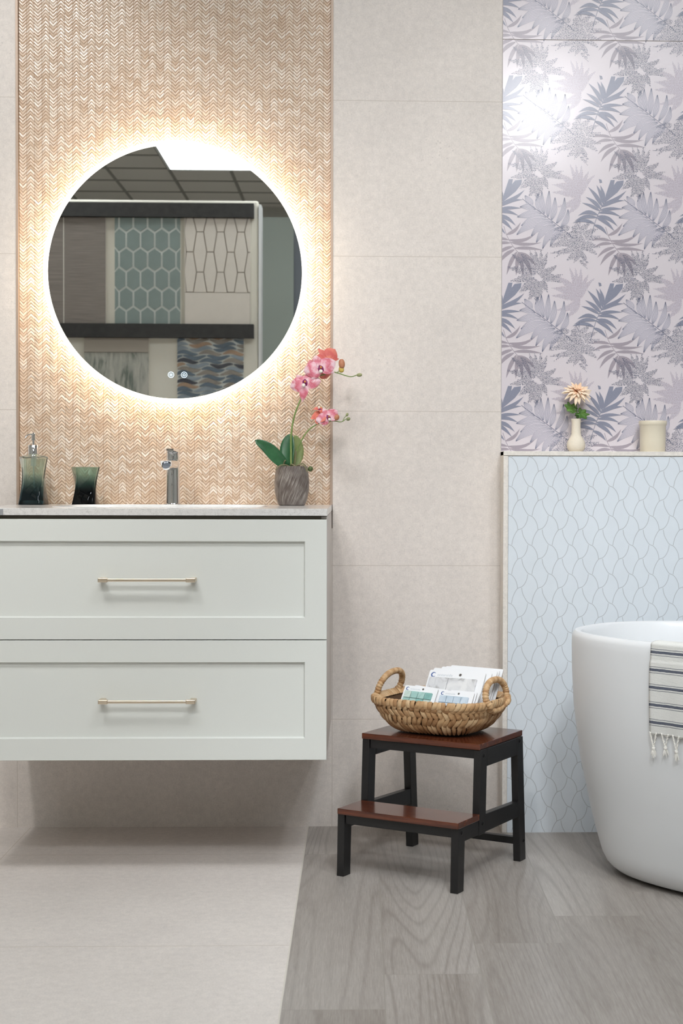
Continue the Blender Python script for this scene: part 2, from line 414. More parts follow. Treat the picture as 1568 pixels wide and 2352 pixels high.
M_HEXG = plain('pale_grout', rgb(222, 224, 218), .7)
M_CREAMT = plain('cream_glazed_tile', rgb(222, 212, 200), .3, var=.02)
M_CREAMG = plain('taupe_grout', rgb(168, 158, 146), .7)
M_ONYX = NT('grey_green_streaked_tile'); _x, _y, _z = M_ONYX.xyz()
_n = M_ONYX.noise(3, 4, .6, M_ONYX.vec(M_ONYX.M('MULTIPLY', _x, 9.0), 0.0, M_ONYX.M('MULTIPLY', _z, 1.6)), .5)
M_ONYX.set(color=M_ONYX.ramp(_n, [(.36, rgb(112, 120, 112)), (.48, rgb(168, 168, 158)), (.62, rgb(190, 186, 176))]), rough=.2); M_ONYX = M_ONYX.m
M_WAVES = [plain('wave_tile_' + n_, rgb(*c), .15, var=.12) for n_, c in (('blue', (96, 110, 122)), ('slate', (66, 68, 76)), ('taupe', (142, 134, 124)), ('sky', (140, 150, 158)), ('amber', (168, 140, 116)))]

# ------------------------------------------------------------------ the room
def struct(name, mb, mats, parent=None, **k):
    o = mb.build(name, mats, parent, **k)
    if parent is None: o['kind'] = 'structure'
    return o
XB0, XB1, XW = -.9127, -.0746, .3749       # mosaic band left, right; start of the printed wall
# wall_back: stone-tiled wall, open where the mosaic sits 15 mm back
mb = MB()
mb.box(-3.2, XB0, 0, .12, 0, CEIL)
mb.box(XB1, XW, 0, .12, 0, CEIL)
mb.box(XB0, XB1, 0, .12, 0, .80)
mb.box(XB0, XB1, .018, .12, .80, CEIL)
wall_back = struct('wall_back', mb, M_WALL)
mb = MB().box(-3.2, 3.2, .13, .2, 0, CEIL); struct('wall_core', mb, M_GREY)['kind'] = 'structure'

# chevron mosaic, every chip a little raised and glazed
def mosaic():
    mb = MB(); col = []
    x0, x1, z0, z1 = XB0 + .0065, XB1 - .0065, .80, CEIL - .4
    ncol = 41; cw = (x1 - x0) / ncol; pitch = .0089; rise = cw * .5 * 1.02
    mb.box(x0, x1, .0125, .018, z0, z1, mi=1); col += [0.5] * 8
    prof = [(.0, .0), (.10, .75), (.42, 1.0), (.74, .8), (.86, 0)]
    rnd = random.Random(3)
    for c in range(ncol):
        xa = x0 + c * cw + .0004; xb = x0 + (c + 1) * cw - .0004; xm = (xa + xb) / 2
        sgn = 1 if c % 2 else -1
        nrow = int((z1 - z0) / pitch)
        off = rnd.uniform(-.0004, .0004)
        for r in range(nrow):
            zb = z0 + r * pitch + off + (0 if sgn > 0 else rise)
            if zb + sgn * rise + pitch > z1 or zb + min(0, sgn * rise) < z0: continue
            tint = rnd.random() ** 1.3; h = .0015 + .0007 * rnd.random(); tilt = rnd.uniform(-.0009, .0009)
            rounded = rnd.random() * .35; vs = []
            for u in (0, .25, .5, .75, 1.0):
                k = 1 - abs(u - .5) * 2; kk = k if k < 1 else 1 - rounded * .18
                for q, hh in prof:
                    edge = .75 if u in (0, 1.0) else 1.0
                    sh = rounded * .0009 if u in (0, 1.0) else 0
                    z = zb + sgn * rise * kk + q * pitch + sh * (0.5 - q)
                    vs.append((lerp(xa, xb, u), .0125 - h * hh * edge - tilt * (q - .5) * (1 if hh else 0), z))
            fs = [(i * 5 + j, i * 5 + j + 1, (i + 1) * 5 + j + 1, (i + 1) * 5 + j) for i in range(4) for j in range(4)]
            fs = [f[::-1] for f in fs]
            mb.add(vs, fs, 0, True); col += [tint] * 25
    mb.col = col
    return mb
mosaic().build('chevron_mosaic', [M_PEARL, M_TAN], wall_back)
for k, x in enumerate((XB0, XB1 - .0065)):
    struct('trim_%d' % (k + 1), MB().box(x + .0002, x + .0063, -.0005, .018, .8635, CEIL), M_BRONZE)

# printed palm-leaf tile, flush with the stone
def palm_tile():
    mb = MB()
    X0, X1, Z0, Z1 = XW, 2.4, 1.0, CEIL
    mb.box(X0 + .0016, X1, 0.0, .12, Z0, 2.1032, 0); mb.box(X0 + .0016, X1, 0.0, .12, 2.1055, Z1, 0)
    # one repeat in its own units: 857 wide, 865 high, y down
    K = .0003185; PX, PZ = 857 * K, 865 * K * 1.0
    polys = []        # (layer, material, polygon)
    run = [0.0]
    def leaf(layer, mi, a, b, wd, bend=0.0, n=7, sharp=.75, base=.25):
        run[0] += .5
        ax, ay = a; bx, by = b; dx, dy = bx - ax, by - ay; L = math.hypot(dx, dy)
        nx, ny = -dy / L, dx / L; l = []; r = []
        for i in range(n + 1):
            t = i / n; c = bend * math.sin(PI * t) * L
            px, py = ax + dx * t + nx * c, ay + dy * t + ny * c
            h = wd * (.5 if mi == 6 or mi == 1 else .40) * (base * (1 - t) + math.sin(PI * min(1, t ** sharp)) * (1 - base * .3)) if i < n else 0
            l.append((px + nx * h, py + ny * h)); r.append((px - nx * h, py - ny * h))
        polys.append((run[0], mi, l + r[:-1][::-1]))
    def stem(layer, mi, pts, wd):
        pts = [tuple(p)[:2] for p in bez([(x, y, 0) for x, y in pts], 4)]
        l = []; r = []
        for i, (x, y) in enumerate(pts):
            q0, q1 = pts[max(i - 1, 0)], pts[min(i + 1, len(pts) - 1)]
            dx, dy = q1[0] - q0[0], q1[1] - q0[1]; L = math.hypot(dx, dy) or 1
            l.append((x - dy / L * wd, y + dx / L * wd)); r.append((x + dy / L * wd, y - dx / L * wd))
        run[0] += .5
        for i in range(len(pts) - 1): polys.append((run[0], mi, [l[i], l[i + 1], r[i + 1], r[i]]))
    rnd = random.Random(5)
    def inleaf(a, b, wd, bend, x, y):
        dx, dy = b[0] - a[0], b[1] - a[1]; L = math.hypot(dx, dy)
        t = ((x - a[0]) * dx + (y - a[1]) * dy) / L / L
        if not 0 < t < 1: return False
        s_ = ((x - a[0]) * -dy + (y - a[1]) * dx) / L - bend * math.sin(PI * t) * L
        return abs(s_) < wd * .5 * (.3 * (1 - t) + math.sin(PI * t ** .75))
    def dots(layer, mi, leaves, step, rad):
        xs = [p for l in leaves for p in (l[0][0], l[1][0])]; ys = [p for l in leaves for p in (l[0][1], l[1][1])]
        y = min(ys) - 20; k = 0; run[0] += 2.5; base_ = run[0]
        while y < max(ys) + 20:
            x = min(xs) - 20 + (k % 2) * step * .5
            while x < max(xs) + 20:
                qx, qy = x + rnd.uniform(-.2, .2) * step, y + rnd.uniform(-.2, .2) * step
                if any(inleaf(a, b, w_, be, qx, qy) for a, b, w_, be in leaves):
                    r = rad * rnd.uniform(.8, 1.15); a0 = rnd.random()
                    el = rnd.uniform(1, 1.7); th = rnd.random() * PI
                    pg = []
                    for j in range(6):
                        u, v = r * el * math.cos(a0 + j * PI / 3), r * math.sin(a0 + j * PI / 3)
                        pg.append((qx + u * math.cos(th) - v * math.sin(th), qy + u * math.sin(th) + v * math.cos(th)))
                    polys.append((base_ + .3 * (len(polys) % 5), mi, pg))
                x += step
            y += step * .87; k += 1
    # E: pale stippled fan
    c = (700, 535)
    fan = [(c, (465, 440), 62, .10), (c, (505, 340), 60, .08), (c, (612, 262), 40, .02), (c, (662, 262), 38, 0), (c, (712, 262), 42, 0), (c, (778, 320), 44, -.05),
           (c, (832, 352), 36, -.08), (c, (458, 505), 46, .04), (c, (500, 625), 50, -.12), (c, (590, 690), 50, -.08)]
    for l in fan: leaf(1, 6, l[0], l[1], l[2] * .9, l[3])
    dots(2, 1, fan, 8.5, 2.9)
    # B: solid mauve palm
    sp = [(60, 790), (85, 865), (120, 930), (160, 985), (205, 1030)]
    stem(3, 2, sp, 2.5)
    for a, b, w_, be in [((82, 862), (203, 755), 34, .12), ((100, 905), (345, 835), 34, .14), ((118, 925), (380, 925), 32, .06), ((150, 975), (395, 990), 32, -.04),
                         ((180, 1010), (330, 1120), 44, -.10), ((195, 1020), (300, 1210), 46, -.08), ((190, 1020), (225, 1210), 40, -.03), ((180, 1015), (165, 1205), 38, 0),
                         ((170, 1005), (85, 1200), 40, .05), ((150, 985), (15, 1115), 38, .10), ((135, 960), (-10, 1050), 34, .10), ((115, 930), (-40, 965), 30, .1), ((100, 905), (-60, 905), 28, .08)]:
        leaf(3, 2, a, b, w_, be)
    # C: fine-line palm over a pale wash
    sp = [(215, 560), (300, 625), (380, 680), (460, 740), (560, 815), (650, 890)]
    ln = [((300, 620), (235, 530), 50, .0), ((330, 650), (190, 630), 44, .1), ((380, 680), (345, 510), 44, -.08), ((400, 690), (380, 495), 40, -.05), ((430, 715), (440, 485), 40, .0),
          ((460, 740), (490, 540), 42, .05), ((500, 770), (570, 540), 40, .10), ((540, 800), (600, 640), 40, .12), ((380, 690), (165, 715), 56, .05), ((420, 715), (200, 790), 60, .08),
          ((450, 740), (160, 870), 66, .12), ((480, 755), (285, 880), 56, .14), ((500, 775), (330, 935), 52, .14), ((530, 795), (385, 985), 48, .12), ((560, 815), (450, 960), 40, .1)]
    for a, b, w_, be in [(a, b, w_ * 1.25, be) for a, b, w_, be in ln]:
        leaf(4, 6, a, b, w_, be); run[0] += .3
        for q in (-.44, -.3, -.15, 0, .15, .3, .44):
            dx, dy = b[0] - a[0], b[1] - a[1]; L = math.hypot(dx, dy); pts = []
            for i in range(7):
                t = .03 + i / 6 * .93; s_ = (be * math.sin(PI * t) * L) + q * w_ * math.sin(PI * t ** .8)
                pts.append((a[0] + dx * t - dy / L * s_, a[1] + dy * t + dx / L * s_))
            for i in range(6):
                (x_, y_), (x2, y2) = pts[i], pts[i + 1]; l_ = math.hypot(x2 - x_, y2 - y_) or 1; nx, ny = -(y2 - y_) / l_ * .9, (x2 - x_) / l_ * .9
                polys.append((run[0], 5, [(x_ + nx, y_ + ny), (x2 + nx, y2 + ny), (x2 - nx, y2 - ny), (x_ - nx, y_ - ny)]))
    stem(6, 5, sp, 2.2)
    # A: solid blue-grey palm
    sp = [(795, 880), (815, 800), (845, 705), (880, 630), (912, 560)]
    stem(7, 3, sp, 2.5)
    big = [(905, 590), (918, 520), (958, 398), (992, 398), (985, 440), (1010, 408), (1068, 400), (1062, 440), (1015, 500), (960, 545)]
    run[0] += .5; polys.append((run[0], 3, big))
    for a, b, w_, be in [((895, 600), (1092, 485), 40, .08), ((885, 622), (1075, 568), 36, -.08), ((872, 650), (1065, 640), 32, -.04), ((860, 672), (1045, 705), 34, -.10), ((850, 700), (1018, 785), 38, -.12),
                         ((842, 712), (992, 825), 36, -.08), ((820, 772), (932, 858), 34, -.10), ((905, 580), (870, 440), 34, .04), ((895, 595), (838, 440), 36, .05), ((885, 615), (765, 455), 38, .05),
                         ((875, 640), (748, 540), 36, .06), ((865, 655), (715, 590), 30, .05), ((850, 690), (682, 700), 38, .16), ((842, 712), (655, 745), 36, .12), ((822, 762), (640, 760), 34, .13)]:
        leaf(7, 3, a, b, w_, be)
    polys.append((run[0], 3, [(858, 390), (880, 396), (886, 420), (866, 424)]))
    # D: dotted fronds
    c = (730, 860)
    fr = [((620, 800), (470, 825), 44, .04), ((640, 860), (440, 905), 48, .05), ((660, 920), (436, 965), 50, .06), ((690, 960), (455, 1012), 44, -.04), ((700, 900), (480, 1060), 30, .0),
          ((690, 980), (580, 1075), 40, -.05), ((700, 1000), (650, 1095), 40, 0), ((710, 990), (775, 1105), 30, .04), ((740, 970), (850, 1030), 36, -.1), ((740, 920), (870, 960), 40, .05), ((740, 880), (885, 870), 40, .06),
          ((720, 850), (860, 800), 40, .03), ((690, 840), (800, 740), 40, 0), ((660, 830), (700, 720), 46, 0), ((700, 1010), (640, 780), 120, 0), ((700, 1060), (775, 1150), 22, 0)]
    dots(8, 4, fr, 11.5, 3.1)
    fr = [((330, 1180), (120, 1020), 60, .0), ((340, 1180), (200, 1010), 56, 0), ((350, 1170), (275, 975), 40, 0), ((360, 1160), (320, 975), 34, 0), ((370, 1160), (375, 975), 34, 0), ((380, 1160), (430, 1000), 34, 0),
          ((330, 1190), (80, 1130), 50, 0), ((350, 1190), (515, 1110), 50, .08), ((370, 1200), (560, 1190), 56, .14), ((390, 1230), (560, 1265), 40, -.10), ((380, 1240), (430, 1340), 46, -.02), ((350, 1240), (330, 1450), 60, -.05),
          ((330, 1230), (270, 1415), 60, -.05), ((320, 1220), (180, 1350), 56, -.05), ((300, 1200), (110, 1250), 50, -.03)]
    dots(9, 4, fr, 10.5, 3.0)
    bm = bmesh.new(); seen = []
    xo, zo = .3753 - 43 * K, 1.5847
    for i in range(-1, 7):
        for j in range(-6, 5):
            for lay, mi, pg in polys:
                vs = []
                for x, y in pg:
                    X = xo + x * K + i * PX; Z = zo - y * K - j * PZ + PZ
                    vs.append((X, -.00005 - lay * .00002, Z))
                xs = [v[0] for v in vs]; zs = [v[2] for v in vs]
                if max(xs) < X0 + .002 or min(xs) > 1.9 or max(zs) < 1.0058 or max(zs) > 3.39: continue
                f = bm.faces.new([bm.verts.new(v) for v in vs]); f.material_index = mi
    for co, no in (((X0 + .0018, 0, 0), (-1, 0, 0)), ((0, 0, 1.0057), (0, 0, -1))):
        bmesh.ops.bisect_plane(bm, geom=bm.verts[:] + bm.edges[:] + bm.faces[:], plane_co=co, plane_no=no, clear_outer=True)
    # cut the grout gap
    bmesh.ops.bisect_plane(bm, geom=bm.verts[:] + bm.edges[:] + bm.faces[:], plane_co=(0, 0, 2.1032), plane_no=(0, 0, 1))
    bmesh.ops.bisect_plane(bm, geom=bm.verts[:] + bm.edges[:] + bm.faces[:], plane_co=(0, 0, 2.1055), plane_no=(0, 0, 1))
    kill = [f for f in bm.faces if 2.1031 < f.calc_center_median().z < 2.1056]
    bmesh.ops.delete(bm, geom=kill, context='FACES')
    bmesh.ops.triangulate(bm, faces=[f for f in bm.faces if len(f.verts) > 6])
    for f in bm.faces:
        f.normal_update()
        if f.normal.y > 0: f.normal_flip()
    bm.verts.ensure_lookup_table(); bm.verts.index_update()
    mb.add([v.co[:] for v in bm.verts], [[v.index for v in f.verts] for f in bm.faces], 0)
    k = len(mb.mi) - len(bm.faces)
    for i, f in enumerate(bm.faces): mb.mi[k + i] = f.material_index
    bm.free()
    # grout behind the joint and at the left edge
    mb.box(X0, X1, .001, .12, 2.1032, 2.1055, 7); mb.box(X0, X0 + .0016, .0005, .12, Z0, Z1, 7)
    return mb
palm_tile().build('printed_palm_tile', M_PRINT + [plain('mauve_grey_grout', rgb(176, 168, 166), .8)], wall_back)

# half-height wall with wavy leaf tiles
HY, HZ = -.0803, 1.0065
mb = MB().box(XW, 2.4, HY + .003, 0.0, 0, HZ - .0012, 0)
wall_half = struct('wall_lower', mb, M_TRIM)
def wavy():
    mb = MB(); x0, x1, z0, z1 = XW + .0135, 2.4, 0.0, HZ - .0135
    mb.box(x0, x1, HY, HY + .004, z0, z1, 0)
    bm = bmesh.new(); K = .000314
    C1 = [(0, 0), (7, -38), (22, -80), (50, -125), (84, -138), (110, -165), (128, -205), (135, -245)]
    C2 = [(0, 0), (8, 45), (27, 85), (52, 122), (84, 136), (110, 165), (128, 205), (135, 248)]
    C1 = [tuple(p)[:2] for p in bez([(a, b, 0) for a, b in C1], 3)]; C2 = [tuple(p)[:2] for p in bez([(a, b, 0) for a, b in C2], 3)]
    def rib(P, X, Z, hw=.00085):
        for (a, b), (c, d) in zip(P, P[1:]):
            p = Vector((X + a * K, 0, Z - b * K)); q = Vector((X + c * K, 0, Z - d * K)); t = (q - p).normalized(); n = Vector((-t.z, 0, t.x)) * hw
            y = HY - .00012
            vs = [p + n, q + n, q - n, p - n]
            bm.faces.new([bm.verts.new((v.x, y, v.z)) for v in vs])
    px, pz = 170 * K, 245 * K
    Xn, Zn = .4511, .9138
    for i in range(-2, 22):
        for j in range(-2, 13):
            rib(C1, Xn + i * px, Zn - j * pz); rib(C2, Xn + 85 * K + i * px, Zn + 130 * K - j * pz)
    for co, no in (((x0, 0, 0), (-1, 0, 0)), ((0, 0, z0 + .001), (0, 0, -1)), ((0, 0, z1), (0, 0, 1)), ((1.7, 0, 0), (1, 0, 0))):
        bmesh.ops.bisect_plane(bm, geom=bm.verts[:] + bm.edges[:] + bm.faces[:], plane_co=co, plane_no=no, clear_outer=True)
    bm.verts.index_update()
    mb.add([v.co[:] for v in bm.verts], [[v.index for v in f.verts] for f in bm.faces], 1); bm.free()
    return mb
wavy().build('wavy_leaf_tile', [M_GLASSTILE, M_GROUT], wall_half)
MB().box(XW, 2.4, HY - .002, 0.0, HZ - .0115, HZ).build('ledge_cap', M_TRIM, wall_half, bevel=.0008)
MB().box(XW, XW + .0125, HY - .002, HY + .004, 0, HZ - .0125).build('edge_strip', M_TRIM, wall_half, bevel=.0008)

# floors, ceiling and the other walls
struct('floor', MB().box(-3.2, -.1400, -9.8, .0, -.05, 0), M_FLOORT)
struct('floor', MB().box(-.1368, 3.2, -9.8, .0, -.05, 0), M_WOODF)
struct('trim_3', MB().box(-.1400, -.1368, -9.8, 0, -.05, .0005), plain('pale_floor_edge_strip', rgb(212, 206, 196), .5))
struct('wall_left', MB().box(-3.3, -3.2, -9.8, .2, 0, CEIL), M_GREY)
struct('wall_right', MB().box(3.2, 3.3, -9.8, .2, 0, CEIL), M_GREY)
struct('wall_front', MB().box(-3.3, 3.3, -9.9, -9.8, 0, CEIL), M_GREY)
GX, GY, GP = -1.53, -8.13, .49
def ceiling():
    mb = MB(); mb.box(-3.3, 3.3, -9.9, .2, CEIL, CEIL + .05, 0)
    x = GX - 4 * GP
    while x < 3.2: mb.box(x - .012, x + .012, -9.8, 0, CEIL - .006, CEIL, 1); x += GP
    y = GY - 3 * GP
    while y < 0: mb.box(-3.2, 3.2, y - .012, y + .012, CEIL - .006, CEIL, 1); y += GP
    return mb
struct('ceiling', ceiling(), [M_CEILT, M_GRID])
panels = [(GX, GY), (GX + 4 * GP, GY), (GX - 2 * GP, GY + 6 * GP), (GX + 2 * GP, GY + 6 * GP), (GX + 6 * GP, GY + 6 * GP), (GX, GY + 11 * GP), (GX + 4 * GP, GY + 11 * GP)]
names = ['white ceiling light panel far behind, seen in the round mirror', 'ceiling light panel far back on the right', 'middle row ceiling light panel on the left',
         'middle row ceiling light panel in the centre', 'middle row ceiling light panel on the right', 'ceiling light panel above the vanity side, front row', 'ceiling light panel above the bath side, front row']
for (x, y), lab in zip(panels, names):
    t = empty('ceiling_light_panel', (x + GP, y + GP, CEIL), 0, lab, 'ceiling light', 'square light panels in the ceiling')
    a = GP - .02
    MB().box(-a, a, -a, a, -.010, -.007).build('diffuser', M_PANEL, t)
    f = MB(); f.box(-a - .02, a + .02, -a - .02, -a, -.014, -.006); f.box(-a - .02, a + .02, a, a + .02, -.014, -.006); f.box(-a - .02, -a, -a, a, -.014, -.006); f.box(a, a + .02, -a, a, -.014, -.006)
    f.build('frame', M_WHITEM, t)
for p, aim, wt, ang, c, rad, side in SPOTS:
    t = empty('track_spotlight', (p[0], p[1], CEIL), 0, 'white ceiling spotlight ' + side, 'spotlight', 'track spotlights')
    MB().tube([(0, 0, 0), (0, 0, -.05)], .012, 12).build('stem', M_WHITEM, t)
    d = (Vector(aim) - Vector(p)).normalized(); q = d.to_track_quat('-Z', 'Y').to_matrix().to_4x4()
    Tm = Matrix.Translation((0, 0, p[2] - CEIL)) @ q
    MB().lathe([(.055, .10), (.075, .08), (.075, -.03), (.068, -.03), (.066, -.01)], 32, T=Tm, cap0=True).build('housing', M_WHITEM, t)
    L = bpy.data.lights.new('spot_lamp', 'SPOT'); L.energy = wt; L.spot_size = math.radians(ang * 2); L.spot_blend = .7; L.color = c; L.shadow_soft_size = rad
    lo = bpy.data.objects.new('spot_lamp', L); COL.objects.link(lo); lo.parent = t
    lo.matrix_local = Matrix.Translation(Vector((0, 0, p[2] - CEIL)) + d * .05) @ q

# ------------------------------------------------------------------ display boards seen in the mirror
BD = -5.0
t = empty('display_board', (-1.18, BD, 0), 0, 'free-standing cream tile display board with two charcoal rails, seen in the mirror', 'display board')
def loc(x): return x + 1.18
MB().box(loc(-2.3), loc(-.605), -.10, 0, 0, 2.575).build('backboard', M_BOARD, t, bevel=.012)
MB().box(loc(-.604), loc(-.588), -.12, .012, 0, 2.55).build('edge_post', M_WHITEM, t)
for z0, z1 in ((2.468, 2.55), (1.762, 1.843)):
    MB().box(loc(-2.28), loc(-.63), .001, .05, z0, z1).build('rail', M_BAR, t)
MB().box(loc(-2.25), loc(-.65), .001, .05, 1.08, 1.16).build('rail', M_BAR, t)
def sample(label, x0, x1, z0, z1, fill, mats, split=None):
    o = empty('tile_sample', ((x0 + x1) / 2, BD + .004, z0), 0, label, 'tile sample panel')
    cx = (x0 + x1) / 2
    mb = MB(); fill(mb, x0 - cx, x1 - cx, z1 - z0); mb.build('tile_face', mats, o)
    MB().box(x0 - cx - .004, x1 - cx + .004, 0, .010, -.0, z1 - z0).build('backing', M_BOARD, o)
    return o
def f_linen(mb, a, b, h):
    mb.box(a, b, .010, .020, 0, h, 0); mb.box((a + b) / 2 - .02, (a + b) / 2 - .016, .020, .021, 0, h, 1)
def f_hex(mb, a, b, h):
    mb.box(a, b, .010, .016, 0, h, 1); n = 4.6; wv = (b - a) / n; ph = wv * 1.38
    for j in range(-1, int(h / ph) + 2):
        for i in range(-1, 6):
            cx = a + (i + (.5 if j % 2 else 0)) * wv + wv * .3; cz = j * ph + .03
            g = .0055; tp = .5 * ph + .15 * wv - g; sh_ = .5 * ph - .15 * wv - g; pts = [(0, tp), (wv * .5 - g, sh_), (wv * .5 - g, -sh_), (0, -tp), (-wv * .5 + g, -sh_), (-wv * .5 + g, sh_)]
            pts = [(min(max(cx + x, a), b), min(max(cz + z, 0), h)) for x, z in pts]
            if max(p[0] for p in pts) - min(p[0] for p in pts) < .004 or max(p[1] for p in pts) - min(p[1] for p in pts) < .004: continue
            mb.prism([(x, -z) for x, z in pts], .016, .021, 0, T=Matrix.Rotation(-PI / 2, 4, 'X') @ Matrix.Scale(1, 4))
def f_coffin(mb, a, b, h):
    mb.box(a, b, .010, .016, 0, h, 1); mb.box(a + .002, b - .002, .016, .021, 0, h * .295, 0)
    n = 6.4; wv = (b - a) / n; ph = h * .38
    for j in range(0, 5):
        for i in range(-1, 8):
            cx = a + (i + .5) * wv; z0 = h * .30 + (j - (.5 if i % 2 else 0)) * ph; g = .003; pts = []
            for q, hw_ in ((0, .34), (.5, .66), (1, .34)):
                pts.append((hw_ * wv - g, z0 + q * ph + (g if q == 0 else -g if q == 1 else 0)))
            pts = [(cx + p, q) for p, q in pts] + [(cx - p, q) for p, q in pts[::-1]]
            pts = [(min(max(x, a), b), min(max(z, h * .3), h)) for x, z in pts]
            if max(p[1] for p in pts) - min(p[1] for p in pts) < .01 or max(p[0] for p in pts) - min(p[0] for p in pts) < .006: continue
            mb.prism([(x, -z) for x, z in pts], .016, .021, 0, T=Matrix.Rotation(-PI / 2, 4, 'X'))
def f_onyx(mb, a, b, h):
    mb.box(a, b, .010, .018, 0, h - .085, 0); mb.box(a, b, .010, .024, h - .083, h, 1)
def f_wave(mb, a, b, h):
    rnd = random.Random(11); mb.box(a, b, .010, .016, 0, h, 5); rowh = .024; L = .14; j = 0; z = -rowh
    while z < h + rowh:
        x = a - L * rnd.random()
        while x < b:
            mi = rnd.choice((0, 0, 1, 2, 3, 3, 4)); top = []; bot = []
            for k in range(9):
                u = k / 8; xx = x + u * L * .97; s_ = math.sin((xx - a) / L * 2 * PI) * .0085
                th = (rowh - .005) * (.25 + .75 * math.sin(PI * u) ** .7) * .5 * 1.25
                top.append((xx, z + s_ + th)); bot.append((xx, z + s_ - th))
            pg = [(min(max(p, a), b), min(max(q, 0), h)) for p, q in bot + top[::-1]]
            if max(p[0] for p in pg) - min(p[0] for p in pg) > .01 and max(p[1] for p in pg) - min(p[1] for p in pg) > .004:
                mb.prism([(p, -q) for p, q in pg], .016, .020, mi, T=Matrix.Rotation(-PI / 2, 4, 'X'))
            x += L
        z += rowh; j += 1
sample('brown linen-look tile sample at the left of the upper row on the display board', -1.95, -1.50, 1.845, 2.466, f_linen, [M_LINEN, M_BOARD])
sample('grey-green elongated hexagon tile sample in the middle of the upper row', -1.445, -1.062, 1.845, 2.466, f_hex, [M_HEX, M_HEXG])
sample('cream coffin-shaped tile sample at the right of the upper row', -1.036, -.652, 1.845, 2.466, f_coffin, [M_CREAMT, M_CREAMG])
sample('grey-green streaked stone sample below the lower charcoal rail', -1.625, -1.249, 1.17, 1.76, f_onyx, [M_ONYX, M_CREAMG])
sample('blue and brown wavy glass mosaic sample below the lower charcoal rail', -1.080, -.690, 1.17, 1.76, f_wave, M_WAVES + [M_HEXG])
t = empty('display_board', (-.30, -6.4, 0), 0, 'narrow grey-green display panel standing behind the cream board, seen in the mirror', 'display board')
MB().box(-.80, -.16, -.08, 0, 0, 2.72).build('backboard', plain('grey_green_board', rgb(150, 156, 148), .7), t)
MB().box(-.16, .0, -.10, -.01, 0, 2.70).build('side_panel', plain('dark_blue_grey_board', rgb(104, 108, 114), .5), t)

# ------------------------------------------------------------------ vanity
VX0, VX1, VY = -.895, -.0765, -.566
van = empty('vanity_cabinet', (-.486, 0, .284), 0, 'wall-hung off-white vanity cabinet with two shaker drawers and brass pulls', 'bathroom vanity')
def lv(x): return x + .486
def lz(z): return z - .284
mb = MB(); a_, b_, c_ = lv(VX0) + .001, lv(VX1) - .0005, VY + .0225
mb.box(a_, a_ + .018, c_, -.004, lz(.290), lz(.8455)); mb.box(b_ - .018, b_, c_, -.004, lz(.290), lz(.8455)); mb.box(a_ + .018, b_ - .018, c_, -.004, lz(.290), lz(.308)); mb.box(a_ + .018, b_ - .018, -.014, -.004, lz(.308), lz(.8455))
mb.build('body', M_CARCASS, van, bevel=.0008)
MB().box(lv(VX0) + .008, lv(VX1) - .008, -.004, -.0005, lz(.30), lz(.84)).build('mounting_gap_shade', M_BLACK, van)  # mounting board in black, standing in for shade in the wall gap
MB().box(lv(VX0) + .003, lv(VX1) - .014, VY + .016, VY + .0222, lz(.836), lz(.8455)).build('shadow_gap_rail', M_DARKGAP, van)
def drawer(z0, z1):
    x0, x1 = lv(VX0), lv(VX1) - .0005; fr = .050; y0, y1 = VY, VY + .021; pin = .0085
    mb = MB()
    # shaker front as one sheet: frame, bevelled step, panel
    def ring(i, y): return [(x0 + i, y, z0 + i), (x1 - i, y, z0 + i), (x1 - i, y, z1 - i), (x0 + i, y, z1 - i)]
    R = [ring(0, y1), ring(0, y0 + .0008), ring(.0008, y0), ring(fr, y0), ring(fr + .0028, y0 + pin), ring(fr + .004, y0 + pin)]
    for a, b in zip(R, R[1:]):
        mb.add(a + b, [(k, (k + 1) % 4, 4 + (k + 1) % 4, 4 + k) for k in range(4)])
    mb.add(R[-1], [(0, 1, 2, 3)]); mb.add(R[0], [(3, 2, 1, 0)])
    d = mb.build('drawer_front', M_PAINT, van)
    # long bar pull with flared ends
    hz = (z0 + z1) / 2; hb = MB(); L = .1105; yb = y0 + pin
    hb.box(-L + .012, L - .012, yb - .034, yb - .026, hz - .0035, hz + .0035)
    for s in (-1, 1):
        a, b = sorted((s * (L - .022), s * L))
        hb.box(a, b, yb - .035, yb - .025, hz - .005, hz + .005)
        a, b = sorted((s * (L - .014), s * L)); hb.box(a, b, yb - .030, yb + .0002, hz - .0045, hz + .0045)
    hb.build('handle', M_GOLD, d, bevel=.0015)
lo_ = drawer(lz(.284), lz(.5602)); drawer(lz(.5622), lz(.8383))

# counter with an opening for the basin
def counter():
    bm = bmesh.new(); x0, x1, y0, y1 = VX0 - .001, VX1 + .0005, VY - .001, .010
    inner = [(-.486 + a, -.300 + b) for a, b in superell(.252, .172, 6, 48)]
    z0, z1 = .8470, .8632
    def face(z):
        o = [bm.verts.new((x, y, z)) for x, y in ((x0, y0), (x1, y0), (x1, y1), (x0, y1))]
        i = [bm.verts.new((x, y, z)) for x, y in inner]
        es = [bm.edges.new((o[k], o[(k + 1) % 4])) for k in range(4)] + [bm.edges.new((i[k], i[(k + 1) % 48])) for k in range(48)]
        bmesh.ops.triangle_fill(bm, edges=es, use_beauty=True); return o, i
    ot, it = face(z1); ob, ib = face(z0)
    for k in range(4): bm.faces.new((ob[k], ob[(k + 1) % 4], ot[(k + 1) % 4], ot[k]))
    for k in range(48): bm.faces.new((it[k], it[(k + 1) % 48], ib[(k + 1) % 48], ib[k]))
    bmesh.ops.recalc_face_normals(bm, faces=bm.faces)
    mb = MB(); bm.verts.index_update(); mb.add([v.co - Vector((-.486, 0, .847)) for v in bm.verts], [[v.index for v in f.verts] for f in bm.faces]); bm.free()
    return mb
ct = empty('countertop', (-.486, 0, .847), 0, 'white quartz countertop with inset basin on the vanity', 'countertop')
counter().build('slab', M_QUARTZ, ct, bevel=.0007)
mb = MB(); P = []
